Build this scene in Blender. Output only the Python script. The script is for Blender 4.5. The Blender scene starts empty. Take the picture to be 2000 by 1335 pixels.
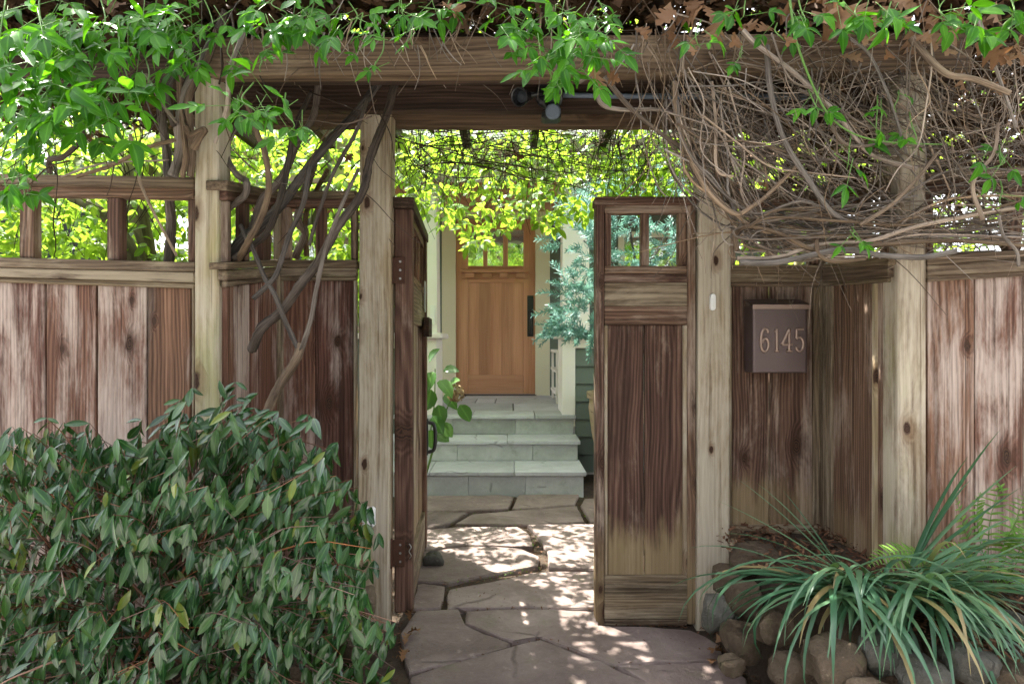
import bpy, bmesh, math, random
import numpy as np
from mathutils import Vector, Matrix, noise as mnoise

# ------------------------------------------------------------------ camera, world, sun, exposure
scene = bpy.context.scene
COL = scene.collection
FPX, EYE = 1176.0, 1.143          # focal length in photo pixels, eye height in metres
cam_d = bpy.data.cameras.new('camera'); cam = bpy.data.objects.new('camera', cam_d); COL.objects.link(cam)
cam_d.sensor_width = 36.0; cam_d.lens = 36.0*FPX/2000.0
cam_d.clip_start = 0.05; cam_d.clip_end = 500
cam.location = (0, 0, EYE); cam.rotation_euler = (math.radians(90), 0, 0)
scene.camera = cam

SUN_DIR = Vector((-0.42, 0.40, 1.20)).normalized()      # towards the sun: high, behind the fence, a bit left
world = bpy.data.worlds.new('World'); scene.world = world; world.use_nodes = True
wn = world.node_tree.nodes; wl = world.node_tree.links; wn.clear()
sky = wn.new('ShaderNodeTexSky'); sky.sky_type = 'NISHITA'; sky.sun_disc = False
sky.sun_elevation = math.asin(SUN_DIR.z); sky.sun_rotation = math.atan2(SUN_DIR.x, SUN_DIR.y)
sky.air_density = 1.0; sky.dust_density = 3.5; sky.ozone_density = 0.6; sky.altitude = 50
hsv = wn.new('ShaderNodeHueSaturation'); hsv.inputs['Saturation'].default_value = 0.22
bg = wn.new('ShaderNodeBackground'); bg.inputs['Strength'].default_value = 0.15
wo = wn.new('ShaderNodeOutputWorld')
wl.new(sky.outputs[0], hsv.inputs['Color']); wl.new(hsv.outputs[0], bg.inputs['Color']); wl.new(bg.outputs[0], wo.inputs['Surface'])
sun_d = bpy.data.lights.new('sun', 'SUN'); sun_d.energy = 5.0; sun_d.angle = math.radians(0.53); sun_d.color = (1.0, 0.94, 0.84)
sun = bpy.data.objects.new('sun', sun_d); COL.objects.link(sun)
sun.rotation_euler = SUN_DIR.to_track_quat('Z', 'Y').to_euler(); sun.location = (-3, 4, 9)
scene.view_settings.view_transform = 'Standard'; scene.view_settings.look = 'None'
scene.view_settings.gamma = 1.0; scene.view_settings.exposure = 2.6; scene.view_settings.use_curve_mapping = False
scene.render.engine = 'CYCLES'
scene.cycles.max_bounces = 8; scene.cycles.transparent_max_bounces = 8
scene.cycles.diffuse_bounces = 4; scene.cycles.glossy_bounces = 3; scene.cycles.transmission_bounces = 4
scene.cycles.use_denoising = True
scene.cycles.use_adaptive_sampling = True; scene.cycles.adaptive_threshold = 0.025
scene.cycles.sample_clamp_indirect = 8.0

R = random.Random(7)
NR = np.random.RandomState(11)

# ------------------------------------------------------------------ helpers
def P(px, py, D):
    """point seen at photo pixel (px,py) at distance D in front of the camera"""
    return Vector(((px-1000.0)*D/FPX, D, EYE-(py-667.5)*D/FPX))
def G(px, py, z=0.0):
    D = FPX*(EYE-z)/(py-667.5)
    return P(px, py, D)
def lerp(a, b, t): return a+(b-a)*t
WM = {}
def place(o, M, parent=None):
    WM[o.name] = M
    if parent is not None:
        o.parent = parent
        o.matrix_basis = WM[parent.name].inverted() @ M
    else:
        o.matrix_basis = M
def tag(o, label=None, cat=None, group=None, kind=None):
    if label: o['label'] = label
    if cat: o['category'] = cat
    if group: o['group'] = group
    if kind: o['kind'] = kind
    return o
def empty(name, loc, label, cat, group=None, kind=None):
    o = bpy.data.objects.new(name, None); COL.objects.link(o)
    o.empty_display_size = 0.1
    place(o, Matrix.Translation(Vector(loc)))
    return tag(o, label, cat, group, kind)
def link(name, mesh, mat, parent=None, M=None, color=None, smooth=False):
    o = bpy.data.objects.new(name, mesh); COL.objects.link(o)
    if mat is not None and not mesh.materials: mesh.materials.append(mat)
    place(o, M if M is not None else Matrix.Identity(4), parent)
    if color is not None: o.color = color
    if smooth: mesh.polygons.foreach_set('use_smooth', [True]*len(mesh.polygons))
    return o
def pmesh(name, v, f):
    m = bpy.data.meshes.new(name); m.from_pydata([tuple(p) for p in v], [], f); m.update(); return m
def centred(name, v, f, mat, parent=None, color=None, smooth=False):
    """world-space verts -> object whose origin is their centre"""
    c = Vector((0, 0, 0))
    for p in v: c += Vector(p)
    c /= len(v)
    return link(name, pmesh(name, [Vector(p)-c for p in v], f), mat, parent, Matrix.Translation(c), color, smooth)

# chamfered unit box topology (24 verts)
def _cbox():
    vs = []; idx = {}
    for sx in (-1, 1):
        for sy in (-1, 1):
            for sz in (-1, 1):
                for ax in range(3):
                    idx[(sx, sy, sz, ax)] = len(vs); vs.append((sx, sy, sz, ax))
    fs = []
    for ax in range(3):
        a, b = [(1, 2), (2, 0), (0, 1)][ax]
        for s in (-1, 1):
            q = []
            for (ca, cb) in ((-1, -1), (1, -1), (1, 1), (-1, 1)):
                c = [0, 0, 0]; c[ax] = s; c[a] = ca; c[b] = cb
                q.append(idx[(c[0], c[1], c[2], ax)])
            fs.append(q if s > 0 else q[::-1])
    for ax in range(3):
        a, b = [(1, 2), (2, 0), (0, 1)][ax]
        for sa in (-1, 1):
            for sb in (-1, 1):
                q = []
                for (s, t) in ((-1, a), (1, a), (1, b), (-1, b)):
                    c = [0, 0, 0]; c[ax] = s; c[a] = sa; c[b] = sb
                    q.append(idx[(c[0], c[1], c[2], t)])
                fs.append(q if sa*sb < 0 else q[::-1])
    for sx in (-1, 1):
        for sy in (-1, 1):
            for sz in (-1, 1):
                q = [idx[(sx, sy, sz, t)] for t in range(3)]
                fs.append(q if sx*sy*sz > 0 else q[::-1])
    return vs, fs
CB_V, CB_F = _cbox()
def slab(name, parent, mat, TL, TR, BR, BL, n, t, along='v', bev=0.003, color=(0, 0, 0, 0), wob=0.0):
    """a plank: front face TL,TR,BR,BL (world), thickness t going back from n (n points at the viewer). local Z = grain"""
    TL, TR, BR, BL = map(Vector, (TL, TR, BR, BL)); n = Vector(n).normalized()
    cen = (TL+TR+BR+BL)/4 - n*(t/2)
    if along == 'v': L = ((TL+TR)-(BL+BR)); W = (TR+BR)-(TL+BL)
    else: L = (TR+BR)-(TL+BL); W = (BL+BR)-(TL+TR)
    L.normalize(); X = n.cross(L); X = -X if X.dot(W) < 0 else X
    Y = L.cross(X)
    B = Matrix((X, Y, L)).transposed()
    Bi = B.inverted()
    w = ((TR-TL).length+(BR-BL).length)/2; h = ((TL-BL).length+(TR-BR).length)/2
    bx = min(0.45, 2*bev/max(w, 1e-4)); bz = min(0.45, 2*bev/max(h, 1e-4)); bt = min(0.45, 2*bev/max(t, 1e-4))
    vs = []
    for (sx, sy, sz, ax) in CB_V:                     # x: left-right, y: depth, z: up
        fx = sx*(1 if ax == 0 else 1-bx); fy = sy*(1 if ax == 1 else 1-bt); fz = sz*(1 if ax == 2 else 1-bz)
        u = (fx+1)/2; v = (fz+1)/2
        p = (BL*(1-u)+BR*u)*(1-v) + (TL*(1-u)+TR*u)*v
        p = p - n*(t*(fy+1)/2)                        # fy=-1 -> front
        if wob: p = p + Vector((R.uniform(-wob, wob), R.uniform(-wob, wob), R.uniform(-wob, wob)))
        vs.append(Bi @ (p-cen))
    M = Matrix.Translation(cen) @ B.to_4x4()
    me = pmesh(name, vs, CB_F)
    bm = bmesh.new(); bm.from_mesh(me); bmesh.ops.recalc_face_normals(bm, faces=bm.faces); bm.to_mesh(me); bm.free()
    return link(name, me, mat, parent, M, color)
def box(name, parent, mat, x0, x1, y0, y1, z0, z1, along='v', bev=0.004, color=(0, 0, 0, 0), wob=0.0):
    """axis-aligned plank; along v=z, h=x, d=y"""
    if along == 'd':
        return slab(name, parent, mat, (x0, y0, z1), (x0, y1, z1), (x0, y1, z0), (x0, y0, z0), (-1, 0, 0), x1-x0, 'h', bev, color, wob)
    return slab(name, parent, mat, (x0, y0, z1), (x1, y0, z1), (x1, y0, z0), (x0, y0, z0), (0, -1, 0), y1-y0, along, bev, color, wob)

class Plane:
    """a vertical fence plane through two plan points; quads are given in photo pixels on it"""
    def __init__(s, A, B):
        s.A = Vector((A[0], A[1], 0)); d = Vector((B[0]-A[0], B[1]-A[1], 0)); s.U = d.normalized()
        n = Vector((s.U.y, -s.U.x, 0))
        s.n = n if n.dot(s.A) < 0 else -n
    def hit(s, px, py, w=0.0):
        d = Vector(((px-1000)/FPX, 1.0, -(py-667.5)/FPX))
        o = Vector((0, 0, EYE)); a = s.A + s.n*w
        t = (a-o).dot(s.n)/d.dot(s.n)
        return o+d*t
    def plank(s, parent, name, mat, x0, x1, t0, b0, t1=None, b1=None, w=0.0, t=0.02, along='v', **k):
        t1 = t0 if t1 is None else t1; b1 = b0 if b1 is None else b1
        return slab(name, parent, mat, s.hit(x0, t0, w), s.hit(x1, t1, w), s.hit(x1, b1, w), s.hit(x0, b0, w), s.n, t, along, **k)

def catmull(pts, per=6):
    pts = [np.array(p, float) for p in pts]
    if len(pts) < 3: return [pts[0]+(pts[-1]-pts[0])*i/per for i in range(per+1)]
    q = [2*pts[0]-pts[1]]+pts+[2*pts[-1]-pts[-2]]; out = []
    for i in range(1, len(q)-2):
        a, b, c, d = q[i-1], q[i], q[i+1], q[i+2]
        for k in range(per):
            t = k/per
            out.append(0.5*((2*b)+(c-a)*t+(2*a-5*b+4*c-d)*t*t+(3*b-a-3*c+d)*t**3))
    out.append(pts[-1]); return out
class Tubes:
    """collects tubes in world space, with a v coordinate along each tube"""
    def __init__(s): s.v = []; s.f = []; s.uv = []; s.r = []
    def add(s, pts, r0, r1=None, sides=6, per=6, rough=0.0, smooth_path=True):
        r1 = r0 if r1 is None else r1
        path = catmull(pts, per) if smooth_path else [np.array(p, float) for p in pts]
        n = len(path); base = len(s.v); Lacc = 0.0
        t = path[1]-path[0]; t /= (np.linalg.norm(t)+1e-9)
        a = np.array((0, 0, 1.0)) if abs(t[2]) < 0.9 else np.array((1.0, 0, 0))
        nx = np.cross(t, a); nx /= np.linalg.norm(nx)
        seed = R.random()*10; ringuv = []; s.r += [R.random()]*(n*sides)
        for i, p in enumerate(path):
            if i: Lacc += np.linalg.norm(p-path[i-1])
            tt = path[min(i+1, n-1)]-path[max(i-1, 0)]; tt /= (np.linalg.norm(tt)+1e-9)
            nx = nx-tt*np.dot(nx, tt); nx /= (np.linalg.norm(nx)+1e-9); ny = np.cross(tt, nx)
            r = r0+(r1-r0)*i/(n-1)
            for k in range(sides):
                an = 2*math.pi*k/sides
                rr = r*(1+rough*math.sin(3*an+seed+i*0.35)+rough*0.7*R.uniform(-1, 1))
                s.v.append(tuple(p+rr*(math.cos(an)*nx+math.sin(an)*ny)))
            ringuv.append(Lacc)
        for i in range(n-1):
            for k in range(sides):
                k2 = (k+1) % sides
                s.f.append((base+i*sides+k, base+i*sides+k2, base+(i+1)*sides+k2, base+(i+1)*sides+k))
                u0, u1 = k/sides, (k+1)/sides
                s.uv += [(u0, ringuv[i]), (u1, ringuv[i]), (u1, ringuv[i+1]), (u0, ringuv[i+1])]
        s.f.append(tuple(base+k for k in range(sides-1, -1, -1))); s.uv += [(0, 0)]*sides
        s.f.append(tuple(base+(n-1)*sides+k for k in range(sides))); s.uv += [(0, 0)]*sides
        return s
    def build(s, name, mat, parent=None, kind=None):
        if not s.v: return None
        c = np.mean(np.array(s.v), 0)
        me = bpy.data.meshes.new(name); me.from_pydata([tuple(np.array(p)-c) for p in s.v], [], s.f)
        at = me.attributes.new('rnd', 'FLOAT', 'POINT'); at.data.foreach_set('value', s.r)
        uv = me.uv_layers.new(name='UVMap'); uv.data.foreach_set('uv', np.array(s.uv, np.float32).ravel())
        me.update()
        o = link(name, me, mat, parent, Matrix.Translation(Vector(c)), smooth=True)
        if kind: o['kind'] = kind
        return o
def tube(name, mat, parent, pts, r0, r1=None, **k): return Tubes().add(pts, r0, r1, **k).build(name, mat, parent)

# ------------------------------------------------------------------ leaf templates and leaf sets
def leaf_template(width=0.42, fold=0.10, droop=0.22, shape=(0.0, 0.62, 1.0, 0.86, 0.45, 0.0), ts=(0, .16, .40, .66, .86, 1.0), twist=0.0):
    v = []; f = []; rib = []
    rows = []
    for t, w in zip(ts, shape):
        z = -droop*t*t; hw = width*0.5*w; row = []
        tw = twist*t
        if w < 0.02:
            v.append((0, t, z)); rib.append(1.0); row = [len(v)-1]
        else:
            for sx in (-1, 0, 1):
                v.append((sx*hw*math.cos(tw), t, z+abs(sx)*fold*w+sx*hw*math.sin(tw))); row.append(len(v)-1); rib.append(0.0 if sx else 1.0)
        rows.append(row)
    for a, b in zip(rows, rows[1:]):
        if len(a) == 1 and len(b) == 3: f += [(a[0], b[1], b[0]), (a[0], b[2], b[1])]
        elif len(a) == 3 and len(b) == 1: f += [(a[0], a[1], b[0]), (a[1], a[2], b[0])]
        else: f += [(a[0], a[1], b[1], b[0]), (a[1], a[2], b[2], b[1])]
    return np.array(v, float), f, np.array(rib, np.float32)
def template_mesh(name, tpl, mat):
    m = pmesh(name, tpl[0], tpl[1]); m.materials.append(mat)
    if len(tpl) > 2: m.attributes.new('rib', 'FLOAT', 'POINT').data.foreach_set('value', tpl[2])
    m.polygons.foreach_set('use_smooth', [True]*len(m.polygons)); return m
def leaf_matrix(pos, d, up, s, sw=1.0):
    d = Vector(d).normalized(); up = Vector(up)
    x = d.cross(up)
    if x.length < 1e-4: x = d.cross(Vector((1, 0.3, 0.2)))
    x.normalize(); z = x.cross(d)
    M = Matrix(((x.x*s*sw, d.x*s, z.x*s, pos[0]), (x.y*s*sw, d.y*s, z.y*s, pos[1]), (x.z*s*sw, d.z*s, z.z*s, pos[2]), (0, 0, 0, 1)))
    return M
def join_copies(name, tpls, Ms, which, mat, parent=None, kind='stuff'):
    """every matrix gets a copy of its template, all in one mesh, with a random value per copy"""
    V = []; rnd = []; faces = []; off = 0; rib = []
    for M, w in zip(Ms, which):
        tv, tf = tpls[w][:2]; rib.append(tpls[w][2] if len(tpls[w]) > 2 else np.zeros(len(tv), np.float32))
        m = np.array(M)
        V.append(tv @ m[:3, :3].T + m[:3, 3]); rnd.append(np.full(len(tv), R.random(), np.float32))
        faces += [tuple(i+off for i in q) for q in tf]; off += len(tv)
    if not V: return None
    V = np.concatenate(V); c = V.mean(0)
    me = bpy.data.meshes.new(name); me.from_pydata((V-c).tolist(), [], faces)
    at = me.attributes.new('rnd', 'FLOAT', 'POINT'); at.data.foreach_set('value', np.concatenate(rnd))
    me.attributes.new('rib', 'FLOAT', 'POINT').data.foreach_set('value', np.concatenate(rib))
    me.update()
    o = link(name, me, mat, parent, Matrix.Translation(Vector(c)), smooth=True)
    if kind: o['kind'] = kind
    return o
def in_frame(p, m=0):
    if p[1] < 0.2: return False
    px = 1000+p[0]*FPX/p[1]; py = 667.5-(p[2]-EYE)*FPX/p[1]
    return -m < px < 2000+m and -m < py < 1335+m
def leaf_set(parent, tpls, Ms, mat, n_parts=300, name='leaf', rest='leaves', key=None):
    """the n_parts nearest leaves in the picture become parts, the rest one mesh of stuff"""
    order = list(range(len(Ms)))
    kf = key or (lambda M: (M.translation.y if in_frame(M.translation) else 99))
    order.sort(key=lambda i: kf(Ms[i]))
    meshes = [template_mesh(name, t, mat) for t in tpls]
    which = [R.randrange(len(tpls)) for _ in Ms]
    pinv = WM[parent.name].inverted()
    for i in order[:n_parts]:
        o = bpy.data.objects.new(name, meshes[which[i]]); COL.objects.link(o)
        o.parent = parent; o.matrix_basis = pinv @ Ms[i]
    left = order[n_parts:]
    if left: join_copies(rest, tpls, [Ms[i] for i in left], [which[i] for i in left], mat, parent)

# ------------------------------------------------------------------ materials
class NT:
    def __init__(s, name):
        s.m = bpy.data.materials.new(name); s.m.use_nodes = True
        s.t = s.m.node_tree; s.t.nodes.clear(); s.L = s.t.links
        s.out = s.t.nodes.new('ShaderNodeOutputMaterial')
    def n(s, kind, **kw):
        nd = s.t.nodes.new('ShaderNode'+kind)
        for k, v in kw.items():
            if k.startswith('i_'):
                nd.inputs[k[2:].replace('_', ' ')].default_value = v
            else: setattr(nd, k, v)
        return nd
    def l(s, a, b): s.L.new(a, b)
    def math(s, op, a, b=None, c=None, clamp=False):
        nd = s.n('Math', operation=op); nd.use_clamp = clamp
        for i, x in enumerate((a, b, c)):
            if x is None: continue
            if isinstance(x, (int, float)): nd.inputs[i].default_value = x
            else: s.l(x, nd.inputs[i])
        return nd.outputs[0]
    def ramp(s, fac, stops, interp='LINEAR'):
        nd = s.n('ValToRGB'); cr = nd.color_ramp; cr.interpolation = interp
        while len(cr.elements) > 1: cr.elements.remove(cr.elements[-1])
        for i, (p, c) in enumerate(stops):
            e = cr.elements[0] if i == 0 else cr.elements.new(p)
            e.position = p; e.color = (c[0], c[1], c[2], 1) if isinstance(c, (tuple, list)) else (c, c, c, 1)
        s.l(fac, nd.inputs[0]); return nd.outputs[0]
    def mix(s, fac, a, b, blend='MIX'):
        nd = s.n('Mix', data_type='RGBA', blend_type=blend); nd.clamp_factor = True
        if isinstance(fac, (int, float)): nd.inputs[0].default_value = fac
        else: s.l(fac, nd.inputs[0])
        for x, i in ((a, 6), (b, 7)):
            if isinstance(x, (tuple, list)): nd.inputs[i].default_value = (x[0], x[1], x[2], 1)
            else: s.l(x, nd.inputs[i])
        return nd.outputs[2]
    def noise(s, vec, scale, detail=4, rough=0.55, dist=0.0, out='Fac'):
        nd = s.n('TexNoise'); nd.inputs['Scale'].default_value = scale; nd.inputs['Detail'].default_value = detail
        nd.inputs['Roughness'].default_value = rough; nd.inputs['Distortion'].default_value = dist
        if vec is not None: s.l(vec, nd.inputs['Vector'])
        return nd.outputs[out]
    def vscale(s, vec, sc):
        nd = s.n('VectorMath', operation='MULTIPLY'); s.l(vec, nd.inputs[0]); nd.inputs[1].default_value = sc; return nd.outputs[0]
    def step(s, x, a, b):
        nd = s.n('MapRange'); nd.interpolation_type = 'SMOOTHSTEP'; s.l(x, nd.inputs[0])
        nd.inputs[1].default_value = a; nd.inputs[2].default_value = b; return nd.outputs[0]
    def objvec(s, spread=37.0):
        tc = s.n('TexCoord'); oi = s.n('ObjectInfo')
        mul = s.n('VectorMath', operation='SCALE'); mul.inputs[0].default_value = (spread, spread*0.61, spread*1.7)
        s.l(oi.outputs['Random'], mul.inputs['Scale'])
        add = s.n('VectorMath', operation='ADD'); s.l(tc.outputs['Object'], add.inputs[0]); s.l(mul.outputs[0], add.inputs[1])
        return tc, oi, add.outputs[0]
    def bump(s, h, strength=0.4, dist=0.003):
        nd = s.n('Bump'); nd.inputs['Strength'].default_value = strength; nd.inputs['Distance'].default_value = dist
        s.l(h, nd.inputs['Height']); return nd.outputs[0]
    def principled(s, col, rough=0.6, spec=0.4, normal=None, metal=0.0, **kw):
        p = s.n('BsdfPrincipled')
        for x, k in ((col, 'Base Color'), (rough, 'Roughness'), (spec, 'Specular IOR Level'), (metal, 'Metallic')):
            if isinstance(x, (tuple, list)): p.inputs[k].default_value = (x[0], x[1], x[2], 1)
            elif isinstance(x, (int, float)): p.inputs[k].default_value = x
            else: s.l(x, p.inputs[k])
        if normal is not None: s.l(normal, p.inputs['Normal'])
        for k, v in kw.items(): p.inputs[k.replace('_', ' ')].default_value = v
        s.l(p.outputs[0], s.out.inputs[0]); return p

def wood_material(name, dark, mid, light, pale, green=(0.20, 0.20, 0.07), knot_mask=0.68, grain=1.0, con=0.5):
    """weathered plank; object colour: r bleaching, g dark stain, b green algae, a paler splashed foot"""
    N = NT(name); tc, oi, v = N.objvec()
    sep = N.n('SeparateXYZ'); N.l(v, sep.inputs[0])
    ocol = N.n('SeparateColor'); N.l(oi.outputs['Color'], ocol.inputs[0])
    alpha = oi.outputs['Alpha']
    # knots, in the plane of the face
    kv = N.n('CombineXYZ'); N.l(N.math('MULTIPLY', sep.outputs[0], 6.0), kv.inputs[0]); N.l(N.math('MULTIPLY', sep.outputs[2], 3.1), kv.inputs[1])
    vor = N.n('TexVoronoi', voronoi_dimensions='2D', feature='F1'); N.l(kv.outputs[0], vor.inputs['Vector']); vor.inputs['Scale'].default_value = 1.0
    vor.inputs['Randomness'].default_value = 0.95
    vc = N.n('SeparateColor'); N.l(vor.outputs['Color'], vc.inputs[0])
    has = N.math('GREATER_THAN', vc.outputs[0], knot_mask)
    kr = N.math('MULTIPLY_ADD', vc.outputs[1], 0.09, 0.05)
    wobble = N.noise(N.vscale(v, (26, 26, 12)), 1.0, 4, 0.65)
    d = N.math('ADD', vor.outputs['Distance'], N.math('MULTIPLY_ADD', wobble, 0.16, -0.08))
    dn = N.math('DIVIDE', d, kr)
    core = N.math('MULTIPLY', N.math('SUBTRACT', 1.0, N.step(dn, 0.55, 1.0)), has)
    halo = N.math('MULTIPLY', N.math('SUBTRACT', 1.0, N.step(dn, 0.8, 2.6)), has)
    # grain lines bending round the knots
    warp = N.noise(N.vscale(v, (4, 4, 0.8)), 1.0, 3, 0.5)
    fld = N.math('MULTIPLY', sep.outputs[0], 420.0*grain)
    fld = N.math('ADD', fld, N.math('MULTIPLY', warp, 60.0))
    fld = N.math('ADD', fld, N.math('MULTIPLY', halo, 11.0))
    rings = N.math('MULTIPLY_ADD', N.math('SINE', fld), 0.5, 0.5)
    fibre = N.noise(N.vscale(v, (210, 210, 5)), 1.0, 4, 0.75)
    fib2 = N.noise(N.vscale(v, (60, 60, 1.3)), 1.0, 4, 0.65)
    g = N.math('ADD', N.math('MULTIPLY', rings, 0.14), N.math('ADD', N.math('MULTIPLY', fibre, 0.50), N.math('MULTIPLY', fib2, 0.60)))
    col = N.ramp(g, [(0.38, dark), (0.60, mid), (0.86, light)])
    hs = N.n('HueSaturation'); N.l(col, hs.inputs['Color'])
    N.l(N.math('MULTIPLY_ADD', oi.outputs['Random'], 0.5, 0.75), hs.inputs['Value'])
    N.l(N.math('MULTIPLY_ADD', oi.outputs['Random'], 0.020, 0.488), hs.inputs['Hue'])
    col = hs.outputs[0]
    # bleaching in drifts and patches
    b1 = N.noise(N.vscale(v, (9, 9, 2.0)), 1.0, 6, 0.70, 0.3)
    bl = N.math('ADD', N.math('ADD', N.math('MULTIPLY', b1, 1.6), N.math('MULTIPLY', fib2, 0.42)), N.math('MULTIPLY_ADD', ocol.outputs[0], 0.46, -0.28))
    blm = N.math('MULTIPLY', N.step(bl, 0.86, 1.26), 0.9)
    palecol = N.mix(fibre, [c*0.66 for c in pale], [min(1, c*1.25) for c in pale])
    col = N.mix(blm, col, palecol)
    lines = N.n('MapRange'); N.l(N.math('ADD', N.math('MULTIPLY', fib2, 0.82), N.math('MULTIPLY', rings, 0.18)), lines.inputs[0])
    lines.inputs[1].default_value = 0.30; lines.inputs[2].default_value = 0.62; lines.inputs[3].default_value = 0.50; lines.inputs[4].default_value = 1.12
    lc = N.n('CombineColor')
    for q in range(3): N.l(lines.outputs[0], lc.inputs[q])
    col = N.mix(con, col, lc.outputs[0], 'MULTIPLY')
    # algae
    gn = N.noise(N.vscale(v, (8, 8, 2.2)), 1.0, 4, 0.6)
    gm = N.math('MULTIPLY', N.step(N.math('ADD', gn, N.math('MULTIPLY_ADD', ocol.outputs[2], 0.5, -0.42)), 0.42, 0.75), 0.7)
    col = N.mix(gm, col, N.mix(fibre, [c*0.7 for c in green], [c*1.5 for c in green]))
    # dark water stains
    sn = N.noise(N.vscale(v, (7, 7, 1.3)), 1.0, 5, 0.6, 0.4)
    sm = N.math('MULTIPLY', N.step(N.math('ADD', sn, N.math('MULTIPLY_ADD', ocol.outputs[1], 0.5, -0.30)), 0.42, 0.78), 0.80)
    col = N.mix(sm, col, [c*0.42 for c in dark])
    # splashed, washed-out foot with an uneven upper edge
    gs = N.n('SeparateXYZ'); N.l(tc.outputs['Generated'], gs.inputs[0])
    edge = N.math('ADD', gs.outputs[2], N.math('MULTIPLY_ADD', N.noise(N.vscale(v, (26, 26, 4)), 1.0, 4, 0.6), -0.34, 0.17))
    foot = N.math('MULTIPLY', N.math('SUBTRACT', 1.0, N.step(edge, 0.10, 0.24)), alpha)
    col = N.mix(N.math('MULTIPLY', foot, 0.8), col, N.mix(fib2, (0.16, 0.11, 0.05), (0.36, 0.28, 0.16)))
    # scratches
    wv = N.n('TexVoronoi', voronoi_dimensions='3D', feature='DISTANCE_TO_EDGE'); N.l(N.vscale(v, (9, 9, 5)), wv.inputs['Vector']); wv.inputs['Scale'].default_value = 1.0
    scr = N.math('MULTIPLY', N.math('SUBTRACT', 1.0, N.step(wv.outputs['Distance'], 0.0, 0.008)), N.step(b1, 0.60, 0.70))
    col = N.mix(N.math('MULTIPLY', scr, 0.25), col, [min(1, c*1.2) for c in pale])
    crk = N.step(N.noise(N.vscale(v, (130, 130, 1.1)), 1.0, 3, 0.6), 0.63, 0.69)
    col = N.mix(N.math('MULTIPLY', crk, 0.62), col, [c*0.45 for c in dark])
    col = N.mix(N.math('MULTIPLY', halo, 0.55), col, [dark[0]*1.0, dark[1]*0.75, dark[2]*0.6])
    krings = N.math('MULTIPLY_ADD', N.math('SINE', N.math('MULTIPLY', dn, 22.0)), 0.5, 0.5)
    kcol = N.mix(krings, (0.022, 0.012, 0.008), (0.07, 0.035, 0.02))
    col = N.mix(core, col, kcol)
    h = N.math('ADD', N.math('MULTIPLY', fibre, 0.6), N.math('ADD', N.math('MULTIPLY', fib2, 0.5), N.math('MULTIPLY', rings, 0.15)))
    h = N.math('SUBTRACT', h, N.math('MULTIPLY', core, 0.4))
    N.principled(col, 0.78, 0.22, N.bump(h, 0.8, 0.003))
    return N.m

def plain(name, col, rough=0.5, spec=0.4, var=0.12, scale=14, metal=0.0, bump=0.0, dirt=None):
    N = NT(name); tc, oi, v = N.objvec(11)
    n1 = N.noise(v, scale, 5, 0.6)
    c = N.mix(n1, [x*(1-var) for x in col], [min(1, x*(1+var)) for x in col])
    if dirt is not None:
        c = N.mix(N.math('MULTIPLY', N.step(N.noise(v, scale*0.35, 6, 0.65), 0.52, 0.75), dirt[3]), c, dirt[:3])
    r = N.math('MULTIPLY_ADD', N.noise(v, scale*2.3, 3), 0.18, rough-0.09)
    nm = N.bump(N.noise(v, scale*6, 4), bump, 0.002) if bump else None
    N.principled(c, r, spec, nm, metal)
    return N.m

def leaf_material(name, c0, c1, c2, trans, rough=0.35, spec=0.5, tfac=0.35, old=None, oldf=0.04):
    N = NT(name); tc = N.n('TexCoord'); oi = N.n('ObjectInfo'); at = N.n('Attribute', attribute_name='rnd')
    r = N.math('FRACT', N.math('ADD', at.outputs['Fac'], oi.outputs['Random']))
    col = N.ramp(r, [(0.0, c0), (0.5, c1), (1.0, c2)])
    if old: col = N.mix(N.math('LESS_THAN', N.math('FRACT', N.math('MULTIPLY', r, 7.3)), oldf), col, old)
    mott = N.noise(tc.outputs['Object'], 9.0, 3)
    col = N.mix(N.math('MULTIPLY', mott, 0.5), col, [x*0.6 for x in c0])
    rb_ = N.n('Attribute', attribute_name='rib')
    col = N.mix(N.math('MULTIPLY', N.step(rb_.outputs['Fac'], 0.80, 0.97), 0.45), col, [min(1, x*1.7+.02) for x in c2])
    p = N.principled(col, N.math('MULTIPLY_ADD', r, 0.2, rough-0.1), spec)
    t = N.n('BsdfTranslucent'); N.l(N.mix(r, [x*0.8 for x in trans], trans), t.inputs['Color'])
    ms = N.n('MixShader'); ms.inputs[0].default_value = tfac
    N.l(p.outputs[0], ms.inputs[1]); N.l(t.outputs[0], ms.inputs[2]); N.l(ms.outputs[0], N.out.inputs[0])
    return N.m

def bark_material(name, dark, light, scale=1.0, bump=0.6):
    N = NT(name); tc = N.n('TexCoord'); oi = N.n('ObjectInfo')
    add = N.n('VectorMath', operation='ADD'); N.l(tc.outputs['UV'], add.inputs[0])
    mul = N.n('VectorMath', operation='SCALE'); mul.inputs[0].default_value = (3, 17, 5); N.l(oi.outputs['Random'], mul.inputs['Scale']); N.l(mul.outputs[0], add.inputs[1])
    fib = N.noise(N.vscale(add.outputs[0], (16*scale, 9, 1)), 1.0, 5, 0.65, 0.3)
    big = N.noise(N.vscale(tc.outputs['Object'], (6, 6, 6)), 1.0, 4)
    c = N.ramp(N.math('ADD', N.math('MULTIPLY', fib, 0.7), N.math('MULTIPLY', big, 0.4)), [(0.40, dark), (0.72, light)])
    at = N.n('Attribute', attribute_name='rnd'); rr = at.outputs['Fac']
    hs = N.n('HueSaturation'); N.l(c, hs.inputs['Color']); N.l(N.math('MULTIPLY_ADD', N.math('MULTIPLY', rr, rr), 1.0, 0.45), hs.inputs['Value']); N.l(N.math('MULTIPLY_ADD', N.math('FRACT', N.math('MULTIPLY', rr, 7.7)), 0.7, 0.5), hs.inputs['Saturation'])
    N.principled(hs.outputs[0], 0.85, 0.15, N.bump(fib, bump, 0.004))
    return N.m

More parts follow.
